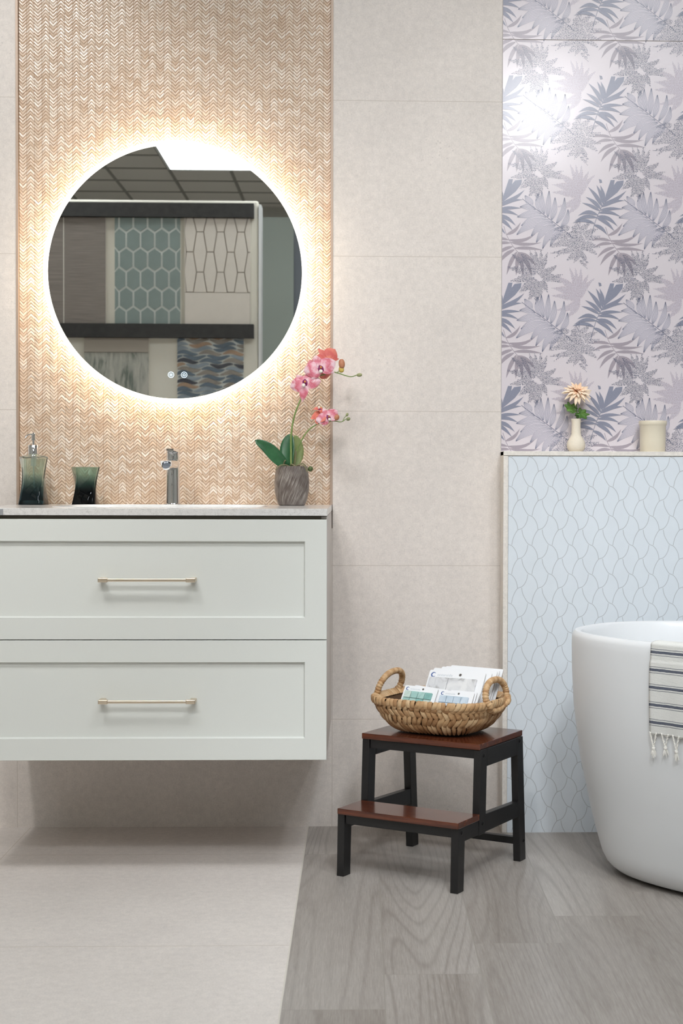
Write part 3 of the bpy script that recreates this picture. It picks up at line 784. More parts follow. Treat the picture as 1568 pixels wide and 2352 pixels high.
for z, k in ((.0163, 1.012), (.0178, 1.006), (.0178, .985), (.014, .975), (-.01, .965), (-.07, .93), (-.095, .86), (-.102, .6), (-.104, .1)):
    P.append([(a * k, -.300 + b * k, z) for a, b in superell(.252, .172, 6, 48)])
mb.grid(P, closev=True, flip=True); mb.add(P[-1], [list(range(48))], 0, True)
mb.build('basin', M_CERAMIC, ct)
MB().box(lv(-.8945), lv(-.8150), VY - .0035, VY - .0012, .0005, .0150).build('edge_cap', M_STEEL, ct, bevel=.0008)

# faucet
fa = empty('faucet', (-.486, -.105, .8632), 0, 'chrome single-lever basin faucet standing on the countertop under the mirror', 'faucet')
mb = MB().lathe([(.0, .0), (.0225, .0), (.0225, .003), (.0188, .0045), (.0178, .05), (.0174, .107), (.0165, .110)], 40, cap1=True); mb.build('body', M_CHROME, fa)
mb = MB()
Tm = Matrix.Rotation(math.radians(-2), 4, 'Z') @ Matrix.Translation((0, 0, .1))
def dsec(y, z, wd, h, sk=0.0):   # flat-topped, round-bottomed section
    pts = [(wd, z + h * .5), (-wd, z + h * .5)]
    for k in range(1, 12):
        a = PI * k / 12; pts.append((-wd * math.cos(a), z + h * .5 - h * math.sin(a) ** .7))
    return [(px_, y + sk * (z + h * .5 - pz_), pz_) for px_, pz_ in pts]
secs = [dsec(.010, -.002, .0160, .026), dsec(-.02, .002, .0158, .024), dsec(-.07, .003, .0150, .022, .3), dsec(-.112, .003, .0148, .022, .9), dsec(-.1145, .003, .0138, .0205, .9)]
mb.grid(secs, closev=True, flip=True); mb.add(secs[-1], [list(range(len(secs[-1])))[::-1]]); mb.add(secs[0], [list(range(len(secs[0])))])
o = MB(); o.v, o.f, o.mi, o.sm = mb.v, mb.f, mb.mi, mb.sm
sp_ = o.build('spout', M_CHROME, fa); sp_.matrix_local = Tm
AT = Matrix.Translation((0, -.1075, .0005)) @ Matrix.Rotation(math.radians(48), 4, 'X')
ae = MB().lathe([(.0110, .002), (.0110, -.0035), (.0092, -.0042), (.0092, -.0020)], 28, T=AT); ae.lathe([(.0, -.0022), (.0092, -.0022)], 28, mi=1, T=AT)
ae.build('aerator', [M_CHROME, plain('grey_aerator_mesh', rgb(110, 116, 124), .5)], sp_)
mb = MB().lathe([(.0168, .108), (.0168, .113), (.0155, .1145), (.0155, .117), (.0172, .118), (.0172, .136), (.0160, .1385)], 36, cap1=True); mb.build('cartridge_collar', M_CHROME, fa)
mb = MB(); sec = [[(-w_, y, z0_), (w_, y, z0_), (w_, y, z0_ + h), (-w_, y, z0_ + h)] for y, z0_, h, w_ in ((.016, .134, .011, .0165), (-.010, .136, .009, .0165), (-.040, .1385, .0065, .012), (-.062, .140, .005, .0090))]
mb.grid(sec, closev=True, smooth=False, flip=True); mb.add(sec[0], [(0, 1, 2, 3)]); mb.add(sec[-1], [(3, 2, 1, 0)]); mb.build('lever', M_CHROME, fa, bevel=.002)
MB().lathe([(.0, .0), (.026, .0), (.026, .0015), (.0, .0015)], 36).build('base_ring', M_CHROME, fa)

# soap dispenser and tumbler: twisted square glass
def twist_prof(h, hw, n=22, N=48, tw=30, waist=.86, t0=-8, inset=0.0, z0=0.0, cut=1.0):
    P = []
    for i in range(n + 1):
        u = i / n * cut; k = lerp(1, waist, math.sin(PI * u) ** 1.2) * (hw - inset) ; a = math.radians(t0 + tw * u)
        ring = superell(k, k, 5.5, N); P.append([(x * math.cos(a) - y * math.sin(a), x * math.sin(a) + y * math.cos(a), z0 + (h - z0) * i / n) for x, y in ring])
    return P
sd = empty('soap_dispenser', (-.846, -.10, .8632), 0, 'tall twisted glass soap dispenser fading dark teal to clear with chrome pump', 'soap dispenser')
mb = MB(); P = twist_prof(.1235, .0335); N = 48
top = [[(x * k, y * k, .1235 + dz) for x, y, z in P[-1]] for k, dz in ((.93, .0015), (.6, .004), (.42, .006))]
full = P + top
mb.grid(full, closev=True, flip=True); mb.add(P[0], [list(range(N))[::-1]]); mb.add(top[-1], [list(range(N))])
Q = twist_prof(.119, .0335, inset=.0055, z0=.011)
mb.grid(Q, closev=True); mb.add(Q[0], [list(range(N))]); mb.add(Q[-1], [list(range(N))[::-1]])
mb.build('bottle', M_OMBRE, sd)
mb = MB().lathe([(.0125, .1292), (.0138, .131), (.0135, .133), (.0135, .152), (.0125, .154), (.006, .1545)], 32, cap0=True, cap1=True); mb.build('collar', M_CHROME, sd)
mb = MB().lathe([(.0028, .152), (.0028, .166), (.0055, .1665), (.0052, .182), (.0055, .1835), (.0030, .1865), (.0, .187)], 24)
mb.tube(bez([(0, 0, .181), (-.006, -.006, .1825), (-.013, -.013, .179), (-.017, -.018, .1725)], 5), [.0024] * 15 + [.0020], 12); mb.build('pump_head', M_CHROME, sd)
MB().tube([(0, 0, .128), (0, 0, .10)], .0072, 16).build('pump_cylinder', M_CLEAR, sd)
MB().tube([(0, 0, .10), (.001, 0, .06), (.004, 0, .014)], .0022, 10).build('dip_tube', M_CLEAR, sd)
tu = empty('glass_tumbler', (-.7125, -.10, .8632), 0, 'short twisted glass tumbler fading black to green, next to the soap dispenser', 'tumbler')
mb = MB(); P = twist_prof(.0975, .0315, tw=34, t0=-4); Q = twist_prof(.0975, .0315, inset=.0045, z0=.013, tw=34, t0=-4)
mb.grid(P, closev=True, flip=True); mb.add(P[0], [list(range(N))[::-1]]); mb.grid(Q, closev=True); mb.add(Q[0], [list(range(N))])
mb.grid([P[-1], [(x * .95, y * .95, z + .0006) for x, y, z in P[-1]], Q[-1]], closev=True, flip=True)
mb.build('glass', M_OMBRE2, tu)

# ------------------------------------------------------------------ mirror
MC = (-.4885, 1.4755)
mi_ = empty('round_mirror', (MC[0], 0, MC[1]), 0, 'large round wall mirror with a glowing backlit rim above the vanity', 'mirror')
RX = Matrix.Rotation(PI / 2, 4, 'X')     # local z -> -y
MB().lathe([(.0, -.011), (.285, -.011), (.285, .028), (.0, .028)], 96, T=RX).build('back_box', M_WHITEM, mi_)
mb = MB().lathe([(.300, .012), (.318, .012), (.318, .024), (.300, .024)], 96, T=RX); mb.grid([], ) if False else None
mb.build('led_strip', M_LED, mi_)
mb = MB().lathe([(.3330, .0352), (.3425, .0350), (.3465, .0335), (.3465, .0270), (.3330, .0270), (.3330, .0352)], 128, T=RX); mb.build('frosted_rim', M_RINGE, mi_)
MB().lathe([(.0, .0285), (.3332, .0285), (.3332, .0350), (.0, .0350)], 128, T=RX).build('glass', M_MIRROR, mi_)
for dx, kind in ((-.0112, 0), (.0232, 1)):
    mb = MB(); cx, cz = dx, -.2700
    def ringf(r0, r1, n=36):
        mb.add([(cx + r * math.cos(2 * PI * k / n), -.0353, cz + r * math.sin(2 * PI * k / n)) for r in (r0, r1) for k in range(n)], [(k, (k + 1) % n, n + (k + 1) % n, n + k) for k in range(n)])
    ringf(.0068, .0082)
    if kind: ringf(.0027, .0040); ringf(.0, .0006, 8)
    else:
        ringf(.0, .0022, 16)
        for k in range(8):
            a = k * PI / 4; c, s_ = math.cos(a), math.sin(a)
            mb.add([(cx + r * c - q * s_, -.0353, cz + r * s_ + q * c) for r, q in ((.003, .0005), (.0053, .0005), (.0053, -.0005), (.003, -.0005))], [(0, 1, 2, 3)])
    mb.build('touch_icon', M_ICON, mi_)

# ------------------------------------------------------------------ orchid in its pot
PO = (-.1770, -.135, .8632)
pot = empty('potted_orchid', PO, 0, 'artificial pink orchid in a streaked grey glass pot on the right end of the countertop', 'potted plant')
mb = MB().lathe([(.0, 0), (.031, 0), (.0345, .002), (.0405, .018), (.0445, .040), (.0450, .060), (.0430, .082), (.0408, .1005), (.0395, .1015), (.0382, .1000), (.0402, .082), (.0420, .060), (.041, .04), (.030, .012), (.0, .01)], 56)
mb.build('pot', M_POT, pot)
mb = MB().lathe([(.0, .094), (.02, .095), (.0405, .088)], 24); mb.build('moss', M_SOIL, pot)
def P3(x, z, dy=0.0): return Vector((x - PO[0], dy, z - PO[2]))
st1 = bez([P3(-.1790, .955), P3(-.1795, 1.0, .005), P3(-.1790, 1.044), P3(-.1715, 1.09, -.005), P3(-.1570, 1.130, -.010), P3(-.1400, 1.170), P3(-.120, 1.197), P3(-.098, 1.200), P3(-.078, 1.208, .005), P3(-.058, 1.205, .0), P3(-.040, 1.199), P3(-.024, 1.196), P3(-.010, 1.2005)], 6)
MB().tube(st1, [lerp(.0026, .0012, i / (len(st1) - 1)) for i in range(len(st1))], 8).build('flower_stem', M_STEM, pot)
st2 = bez([P3(-.1700, .955, .01), P3(-.1660, .9994, .015), P3(-.1560, 1.025, .012), P3(-.1400, 1.052, .01), P3(-.1200, 1.069, .005), P3(-.0950, 1.079), P3(-.0700, 1.0815), P3(-.050, 1.0795), P3(-.038, 1.087)], 6)
MB().tube(st2, [lerp(.0022, .0010, i / (len(st2) - 1)) for i in range(len(st2))], 8).build('flower_stem', M_STEM, pot)
MB().tube(bez([P3(-.062, 1.2055), P3(-.054, 1.213), P3(-.0505, 1.222)], 5), .001, 6).build('flower_stem', M_STEM, pot)
MB().tube(bez([P3(-.046, 1.081), P3(-.042, 1.090), P3(-.036, 1.096)], 5), .0009, 6).build('flower_stem', M_STEM, pot)
def bud(p, r, l, mat, ax=(1, 0, 0)):
    q = Vector(ax).to_track_quat('Z', 'Y').to_matrix().to_4x4()
    prof = [(r * math.sin(PI * k / 10) ** .8, l * (-math.cos(PI * k / 10))) for k in range(11)]
    MB().lathe(prof, 16, T=Matrix.Translation(p) @ q).build('bud', mat, pot)
bud(P3(-.0035, 1.2005), .0048, .0072, M_BUD, (1, 0, .1)); bud(P3(-.0490, 1.2290), .0082, .0125, M_BUDP, (-.1, 0, 1)); bud(P3(-.0500, 1.2150, .004), .0072, .0085, M_BUDY, (0, 0, 1))
bud(P3(-.0350, 1.0980), .0034, .0048, M_BUD, (.4, 0, 1)); bud(P3(-.0320, 1.0870), .0046, .0056, M_BUD, (1, 0, .3)); bud(P3(-.0620, 1.0905, -.006), .0070, .0080, M_BUDP, (.5, 0, 1)); bud(P3(-.0680, 1.1030, .004), .0066, .0085, M_BUDP, (0, 0, 1))
def petal_sheet(mb, col, L, W, T, cup=.25, curl=.2, tip=.5, n=9, mi=0, point=1.0, solid=True):
    """one petal along +x in local space, face towards -y"""
    P = []
    for i in range(n + 1):
        u = i / n; wd = W * .5 * (math.sin(PI * min(1, (u * .93 + .07)) ** tip)) ** point if i < n else W * .02
        r = []
        for j in range(7):
            v = j / 3 - 1
            r.append((L * u, -cup * W * .5 * (v * v) * -1 * .5 + curl * L * u * u * .4 - cup * L * .15 * math.sin(PI * u), wd * v))
        P.append(r)
    mb.grid(P, T=T, mi=mi); col += [(i / n) for i in range(n + 1) for j in range(7)]
def orchid_flower(center, size, face, roll, mat, lip=True, skip=(), long_low=False):
    q = Vector(face).normalized().to_track_quat('-Y', 'Z').to_matrix().to_4x4()
    T0 = Matrix.Translation(center) @ q @ Matrix.Rotation(math.radians(roll), 4, 'Y')
    fl = empty('flower', (0, 0, 0)); fl.parent = pot
    for idx, (ang, L, W, off, pt) in enumerate(((90, .95, .62, .0015, .9), (212, .9, .52, .0015, .9), (-32, .9, .52, .0015, .9), (168, 1.08, 1.08, 0, .6), (12, 1.08, 1.08, 0, .6)) if not long_low else ((60, .95, .62, .0015, .9), (140, .85, .55, .0015, .9), (262, 1.35, .66, .0015, .9), (195, 1.08, 1.1, 0, .6), (8, 1.08, 1.0, 0, .6))):
        if idx in skip: continue
        mb = MB(); col = []
        T = T0 @ Matrix.Rotation(-math.radians(ang), 4, 'Y') @ Matrix.Translation((size * .05, off, 0))
        petal_sheet(mb, col, L * size, W * size, T, tip=.75, point=pt, cup=.3 + .1 * (idx % 2), curl=.25); mb.col = col
        mb.build('petal', mat, fl)
    if lip:
        mb = MB(); col = []
        for a, L, W in ((215, .42, .40), (325, .42, .40), (90, .34, .40), (270, .34, .3)):
            petal_sheet(mb, col, L * size, W * size, T0 @ Matrix.Translation((0, -size * .10, 0)) @ Matrix.Rotation(-math.radians(a), 4, 'Y') @ Matrix.Rotation(.7, 4, 'Z'), tip=.8, point=.6, cup=.6, curl=-.6)
        mb.build('lip', M_LIP, fl)
        MB().lathe([(0, 0), (size * .10, size * .06), (size * .13, size * .16), (size * .08, size * .26), (0, size * .30)], 14, T=T0 @ Matrix.Translation((-size * .06, -size * .12, -size * .12)) @ Matrix.Rotation(2.3, 4, 'X')).build('lip_lobe', M_LIPW, fl)
        MB().lathe([(0, 0), (size * .06, size * .05), (size * .05, size * .16), (0, size * .2)], 12, T=T0 @ Matrix.Translation((size * .03, -size * .14, 0)) @ Matrix.Rotation(1.2, 4, 'X')).build('column', M_COLUMN, fl)
orchid_flower(P3(-.1030, 1.2150, -.018), .039, (.05, -1, .15), -18, M_PETAL)
orchid_flower(P3(-.1430, 1.1790, -.016), .036, (-.1, -1, .1), 0, M_PETAL, long_low=True)
orchid_flower(P3(-.1290, 1.2200, .006), .030, (-.9, -.5, .1), 10, M_PETAL)
orchid_flower(P3(-.0850, 1.2440, .006), .036, (.35, -.75, .35), -35, M_PETALC, lip=False)
orchid_flower(P3(-.1040, 1.2000, .010), .030, (.3, -.6, -.7), 0, M_PETALC, lip=False, skip=(0,))
orchid_flower(P3(-.0830, 1.0900, -.014), .029, (.25, -1, .2), -25, M_PETAL)
orchid_flower(P3(-.1120, 1.0930, .0), .029, (-.55, -.6, .7), 30, M_PETALC, lip=False)
orchid_flower(P3(-.1040, 1.1120, .004), .022, (.1, -.4, 1), 60, M_PETALC, lip=True)
# drooping lower sepal of the second flower
def big_leaf(pts, W, mat, name='leaf', roll=0.0, n=14, fold=.25):
    c = bez(pts, n // (len(pts) - 1)); P = []; N = len(c)
    for i, p in enumerate(c):
        t_ = (c[min(i + 1, N - 1)] - c[max(i - 1, 0)]).normalized(); side = t_.cross(Vector((math.sin(roll), -math.cos(roll), 0))).normalized(); nn = side.cross(t_)
        u = i / (N - 1); wd = W * .5 * max(.02, math.sin(PI * (u * .86 + .12)) ** .75) if i < N - 1 else W * .02
        P.append([tuple(p + side * wd * v + nn * fold * wd * v * v) for v in (-1, -.66, -.33, 0, .33, .66, 1)])
    mb = MB(); mb.grid(P); return mb.build(name, mat, pot, solid=.0008)
big_leaf([P3(-.190, .962, -.005), P3(-.213, .985, -.012), P3(-.240, 1.012, -.02), P3(-.2700, 1.0305, -.025)], .034, M_LEAF, roll=.25)
big_leaf([P3(-.185, .962, .012), P3(-.189, .995, .02), P3(-.187, 1.025, .026), P3(-.181, 1.0490, .03)], .040, M_LEAF, roll=-.3)
big_leaf([P3(-.176, .962, .016), P3(-.166, .99, .028), P3(-.165, 1.02, .03), P3(-.171, 1.0460, .028)], .034, M_LEAF2, roll=.5)
for pts in ([(-.178, .960, -.02), (-.19, .967, -.03), (-.205, .966, -.036), (-.216, .955, -.040)], [(-.172, .960, -.02), (-.158, .968, -.034), (-.145, .966, -.042), (-.138, .957, -.044), (-.136, .950, -.046)],
            [(-.182, .958, -.01), (-.176, .969, -.03), (-.166, .963, -.036)], [(-.196, .958, 0), (-.197, .972, -.01), (-.193, .980, -.014)], [(-.170, .957, 0), (-.168, .985, -.006), (-.166, .998, -.01), (-.1665, 1.004, -.01)], [(-.165, .958, -.015), (-.15, .972, -.03), (-.14, .966, -.04)]):
    MB().tube(bez([P3(x, z, y) for x, z, y in pts], 5), .0018, 7).build('aerial_root', M_ROOT, pot)
bud(P3(-.1280, .9575, -.040), .0070, .0066, leafm('dark_green_bud', rgb(66, 84, 44), rgb(90, 104, 58)), (.6, 0, -.5))

# ------------------------------------------------------------------ vase, flower and cup on the ledge
va = empty('bud_vase', (.5715, -.042, HZ), 0, 'small cream pottery bud vase on the tiled ledge', 'vase')
mb = MB().lathe([(.0, 0), (.0165, 0), (.0205, .004), (.0235, .010), (.0245, .0175), (.0232, .026), (.0190, .0345), (.0145, .041), (.0128, .047), (.0120, .060), (.0118, .076), (.0126, .083), (.0132, .0855), (.0122, .0868), (.0104, .0855), (.0100, .076), (.0100, .05)], 48)
mb.build('vase_body', M_VASE, va)
fl = empty('cut_flower', (.5715, -.042, HZ + .045), 0, 'single peach chrysanthemum with two green leaves standing in the cream bud vase', 'flower')
stp = bez([(.004, 0, -.01), (.0040, 0, .04), (.0015, 0, .06), (-.0005, 0, .085), (.0005, -.004, .108)], 5)
MB().tube(stp, .0013, 8).build('stem', M_MUML, fl)
rnd = random.Random(2)
fc = Vector((.002, -.008, .112)); face = Vector((.05, -.55, .83)).normalized(); q = face.to_track_quat('Z', 'Y').to_matrix().to_4x4()
for ring, (cnt, L, W, el) in enumerate(((16, .036, .0095, -12), (14, .033, .009, 6), (12, .028, .008, 24), (9, .021, .007, 44), (6, .014, .006, 64), (3, .009, .005, 80))):
    for k in range(cnt):
        mb = MB(); col = []; a = 2 * PI * (k + .5 * (ring % 2)) / cnt + rnd.uniform(-.12, .12); e = math.radians(el + rnd.uniform(-9, 9)); l = L * rnd.uniform(.95, 1.22)
        T = Matrix.Translation(fc) @ q @ Matrix.Rotation(a, 4, 'Z') @ Matrix.Rotation(-e, 4, 'Y') @ Matrix.Rotation(-PI / 2, 4, 'X') @ Matrix.Translation((.002, 0, 0))
        petal_sheet(mb, col, l, W * 1.12, T, tip=1.15, point=.7, cup=.9, curl=rnd.uniform(-.1, .35), n=6); mb.col = [min(1, c * (1.1 - ring * .1) + (.12 if ring < 2 else -.05)) for c in col]
        mb.build('petal', M_MUM, fl)
def lobed(center, ang, size, tilt):
    mb = MB(); pts = []; n = 60
    for k in range(n):
        a = -PI + 2 * PI * k / n; r = size * (.62 + .30 * math.cos(a * .5) ** 2 + .16 * math.sin(a * 7) * (1 if abs(a) < 2.6 else .3))
        if abs(a) > 2.7: r *= .55
        pts.append((r * math.cos(a) + size * .55, r * .78 * math.sin(a)))
    T = Matrix.Translation(center) @ Matrix.Rotation(-ang, 4, 'Y') @ Matrix.Rotation(tilt, 4, 'X') @ Matrix.Rotation(PI / 2, 4, 'X')
    rows = [[(x * s_ + size * .45 * (1 - s_), y * s_, size * .10 * math.sin(x / size * 5) * s_ + size * .07 * math.cos(y / size * 9) * s_) for x, y in pts] for s_ in (.05, .35, .7, 1.0)]
    mb.grid(rows, closev=True, T=T); mb.add(rows[0], [list(range(n))], T=T, smooth=True)
    mb.build('leaf', M_MUML, fl, solid=.0006)
lobed(Vector((-.0005, -.004, .064)), math.radians(152), .022, .5); lobed(Vector((.0005, -.006, .060)), math.radians(-18), .022, -.4); lobed(Vector((0, -.008, .062)), math.radians(190), .012, 1.0); lobed(Vector((0, -.004, .058)), math.radians(-70), .010, .7)
cu = empty('ceramic_cup', (.7757, -.043, HZ), 0, 'plain ivory ceramic pot with a rolled rim at the right end of the ledge', 'ceramic pot')
mb = MB().lathe([(.0, 0), (.0325, 0), (.0335, .0015), (.0340, .03), (.0345, .068), (.0360, .0705), (.0372, .0735), (.0374, .079), (.0366, .0820), (.0350, .0825), (.0332, .0810), (.0325, .075), (.031, .01), (.0, .008)], 56)
mb.build('cup_body', M_CUP, cu)

# ------------------------------------------------------------------ step stool
A = math.atan2(-.514, .858)
NW, NS = Vector((.858, -.514, 0)).normalized(), Vector((.514, .858, 0)).normalized()
W0, S0 = .374, -.28
so = NW * W0 + NS * S0
st = empty('step_stool', (so.x, so.y, 0), A, 'two-step wooden stool with red-brown treads and black frame beside the bathtub', 'step stool')
def B(name, quad, w0, w1, mat=M_BLACK, parent=st, bevel=.0012):
    """side-profile polygon (s,z) extruded across the width w0..w1"""
    mb = MB(); n = len(quad); v = [(w0 - W0, s - S0, z) for s, z in quad] + [(w1 - W0, s - S0, z) for s, z in quad]
    mb.add(v, [list(range(n))[::-1], list(range(n, 2 * n))] + [(i, (i + 1) % n, n + (i + 1) % n, n + i) for i in range(n)])
    bm = bmesh.new(); me = bpy.data.meshes.new('t'); me.from_pydata(mb.v, [], mb.f); bm.from_mesh(me); bmesh.ops.recalc_face_normals(bm, faces=bm.faces); bm.verts.index_update()
    mb.v = [v.co[:] for v in bm.verts]; mb.f = [[v.index for v in f.verts] for f in bm.faces]; bm.free(); bpy.data.meshes.remove(me)
    return mb.build(name, mat, parent, bevel=bevel)
B('tread', [(-.350, .3062), (-.114, .3062), (-.114, .3200), (-.350, .3200)], .2145, .5310, M_WALNUT, bevel=.0015)
B('tread', [(-.4665, .1462), (-.3575, .1462), (-.3575, .1600), (-.4665, .1600)], .2180, .5360, M_WALNUT, bevel=.0015)
for w0, w1 in ((.2150, .2340), (.5150, .5340)):
    B('leg', [(-.4640, 0), (-.4330, 0), (-.4270, .1460), (-.4600, .1460)], w0, w1)
    B('leg', [(-.3560, .1100), (-.3230, .1100), (-.3140, .3060), (-.3470, .3060)], w0, w1)
    B('leg', [(-.1300, 0), (-.0980, 0), (-.1180, .3060), (-.1500, .3060)], w0, w1)
    B('side_rail', [(-.3130, .2640), (-.1455, .2640), (-.1460, .3055), (-.3120, .3055)], w0 + .001, w1 - .001)
    B('side_rail', [(-.4300, .1120), (-.3570, .1120), (-.3570, .1455), (-.4290, .1455)], w0 + .001, w1 - .001)
    B('side_rail', [(-.3225, .1120), (-.1375, .1120), (-.1395, .1490), (-.3205, .1540)], w0 + .001, w1 - .001)
B('front_apron', [(-.3430, .2845), (-.3250, .2845), (-.3250, .3058), (-.3430, .3058)], .2342, .5148)
B('front_apron', [(-.4560, .1235), (-.4400, .1235), (-.4400, .1458), (-.4560, .1458)], .2342, .5148)
B('back_rail', [(-.1420, .2750), (-.1250, .2750), (-.1250, .3055), (-.1420, .3055)], .2342, .5148)
B('back_stretcher', [(-.1250, .0400), (-.1080, .0400), (-.1080, .0570), (-.1250, .0570)], .2342, .5148)
for s, z in ((-.3330, .2920), (-.1360, .2970), (-.4440, .1350), (-.3375, .1350), (-.1100, .0480)):
    mb = MB().lathe([(.0, .0022), (.003, .0024), (.0048, .0012), (.0050, .0)], 18, T=Matrix.Translation((.5338 - W0, s - S0, z)) @ Matrix.Rotation(PI / 2, 4, 'Y'))
    mb.lathe([(0, .0026), (.0016, .0026)], 6, mi=1, T=Matrix.Translation((.5338 - W0, s - S0, z)) @ Matrix.Rotation(PI / 2, 4, 'Y')); mb.build('screw', [M_SCREW, M_RUBBER], st)

# ------------------------------------------------------------------ woven basket
BW, BS = .3625, -.2220
bo = NW * BW + NS * BS
bk = empty('wicker_basket', (bo.x, bo.y, .3200), A, 'oblong woven water-hyacinth basket with two loop handles on top of the step stool', 'basket')
BH = .084
def bshape(u):     # half sizes at height fraction u
    k = .7 * u ** .75 + .3 * math.sin(u * PI / 2) ** .5
    return lerp(.096, .154, k), lerp(.084, .125, k)
def bpt(u, th, off=0.0):
    a, b = bshape(u); n = 3.6; c, s_ = math.cos(th), math.sin(th)
    return Vector(((a + off) * math.copysign(abs(c) ** (2 / n), c), (b + off) * math.copysign(abs(s_) ** (2 / n), s_), .004 + u * (BH - .004)))
# arc-length table round the rim
NT_ = 720; ths = [2 * PI * k / NT_ for k in range(NT_ + 1)]; cum = [0]
for k in range(NT_): cum.append(cum[-1] + (bpt(.8, ths[k + 1]) - bpt(.8, ths[k])).length)
def th_at(f):
    tgt = (f % 1.0) * cum[-1]; lo, hi = 0, NT_
    while hi - lo > 1:
        mid = (lo + hi) // 2
        if cum[mid] <= tgt: lo = mid
        else: hi = mid
    return lerp(ths[lo], ths[hi], (tgt - cum[lo]) / max(1e-9, cum[hi] - cum[lo]))
mb = MB(); P = [[tuple(bpt(u, th_at(k / 96), -.006)) for k in range(96)] for u in (.0, .15, .35, .6, .8, .96)]
mb.grid(P, closev=True, flip=True); mb.add(P[0], [list(range(96))[::-1]], 0, True); 
P2 = [[tuple(bpt(u, th_at(k / 96), -.010)) for k in range(96)] for u in (.06, .3, .6, .96)]
mb.grid(P2, closev=True); mb.add(P2[0], [list(range(96))]); mb.grid([P[-1], P2[-1]], closev=True, flip=True)
mb.build('inner_shell', M_STRAWD, bk)
rnd = random.Random(4); mb = MB(); col = []
def strand(p, q, wd, th, nrm, tint, fat=1.0):
    """a flat leaf-like strand from p to q, bulging along nrm"""
    ax = (q - p); L = ax.length; ax.normalize(); side = nrm.cross(ax).normalized(); n = 9; rows = []
    for i in range(n + 1):
        u = i / n; k = max(.12, math.sin(PI * u) ** .6); r = []
        tw = rnd.uniform(-.0003, .0003)
        for j in range(8):
            a = 2 * PI * j / 8; r.append(tuple(p + ax * L * u + side * (math.cos(a) * wd * .5 * k + tw) + nrm * (math.sin(a) * th * .5 * k + th * .5 * math.sin(PI * u) * fat)))
        rows.append(r)
    mb.grid(rows, closev=True); col.extend([min(1, max(0, tint + rnd.uniform(-.08, .08))) for _ in range((n + 1) * 8)])
NST = 60; rows_ = 4
for r in range(rows_):
    for k in range(NST):
        u0 = r / rows_ * .90; u1 = u0 + .42
        u1 = min(u1, .97)
        lean = (1.35 if r % 2 else -1.35) + rnd.uniform(-.15, .15)
        f0 = (k - lean * .5 + rnd.uniform(-.12, .12)) / NST; f1 = (k + lean * .5 + rnd.uniform(-.12, .12)) / NST
        p = bpt(u0, th_at(f0), -.002); q_ = bpt(u1, th_at(f1), -.001)
        nrm = (bpt(u0 + .05, th_at(f0), .01) - bpt(u0 + .05, th_at(f0), 0)); nrm.z = -.25 * nrm.length; nrm.normalize()
        strand(p, q_, .0132 * rnd.uniform(.8, 1.2) * (1.0 if r > 0 else .85), .0078, nrm, rnd.uniform(.1, 1.0))
mb.col = col; mb.build('woven_side', M_STRAW, bk)
# rim: folded strands wrapped over the edge
mb = MB(); col = []
for k in range(84):
    f0 = (k + rnd.uniform(-.15, .15)) / 84; f1 = (k + .35 + rnd.uniform(-.2, .2)) / 84
    p = bpt(.84, th_at(f0), .0045); q_ = bpt(1.0, th_at(f1), .002); r_ = bpt(.90, th_at(f1), -.013)
    c_ = bez([p, (p + q_) / 2 + (q_ - bpt(1.0, th_at(f1), -.01)).normalized() * .002, q_ + Vector((0, 0, .003)), (q_ + r_) / 2 + Vector((0, 0, .004)), r_], 3)
    n0 = len(mb.v); pts = c_; tdir = (bpt(.9, th_at(f0 + .003)) - bpt(.9, th_at(f0 - .003))).normalized(); rows = []
    for i, c0 in enumerate(pts):
        t_ = (pts[min(i + 1, len(pts) - 1)] - pts[max(i - 1, 0)]).normalized(); nn = tdir.cross(t_).normalized()
        rows.append([tuple(c0 + tdir * math.cos(2 * PI * j / 8) * .0058 + nn * math.sin(2 * PI * j / 8) * .0020) for j in range(8)])
    mb.grid(rows, closev=True); ti = rnd.uniform(.35, .95); col += [ti] * (len(mb.v) - n0)
mb.col = col; mb.build('rim', M_STRAW, bk)
def handle(sx, cs, top, lean_in):
    pts = []; rz = .0365; cz = top - rz
    for k in range(150):
        a = 2 * PI * k / 150; z = cz + rz * math.sin(a); f = max(0.0, (z - .078) / (top - .078))
        x = (.1535 - .010 * min(1, max(0, (.078 - z) / .012))) * sx + (.006 * sx if z < .09 else 0) * min(1, (.09 - z) / .012 if z < .09 else 0) - lean_in * sx * f
        pts.append(Vector((x, cs + .056 * math.copysign(abs(math.cos(a)) ** .85, math.cos(a)), z)))
    mb = MB(); N = len(pts); rows = []; col = []; up = Vector((1, 0, 0)); acc = 0
    for i, p in enumerate(pts):
        t_ = (pts[(i + 1) % N] - pts[i - 1]).normalized(); a = (up - t_ * up.dot(t_)).normalized(); b = t_.cross(a)
        if i: acc += (pts[i] - pts[i - 1]).length
        r = []
        for j in range(16):
            an = 2 * PI * j / 16; ph = acc / .0066 + .25 * math.sin(an) + .12 * noise.noise(Vector((acc * 60, j, sx)))
            rr = .0060 + .0026 * (abs(math.sin(PI * ph)) ** .7)
            r.append(tuple(p + (a * math.cos(an) + b * math.sin(an)) * rr)); col.append(.35 + .5 * noise.random() * .0 + .5 * abs(math.sin(PI * math.floor(ph) * 1.7)))
        rows.append(r)
    # refine along the length so that the wrapping shows
    mb.grid(rows, closeu=True, closev=True); mb.col = col
    return mb.build('handle', M_STRAW, bk, subsurf=1)
handle(-1, .004, .137, .022); handle(1, -.004, .134, .008)

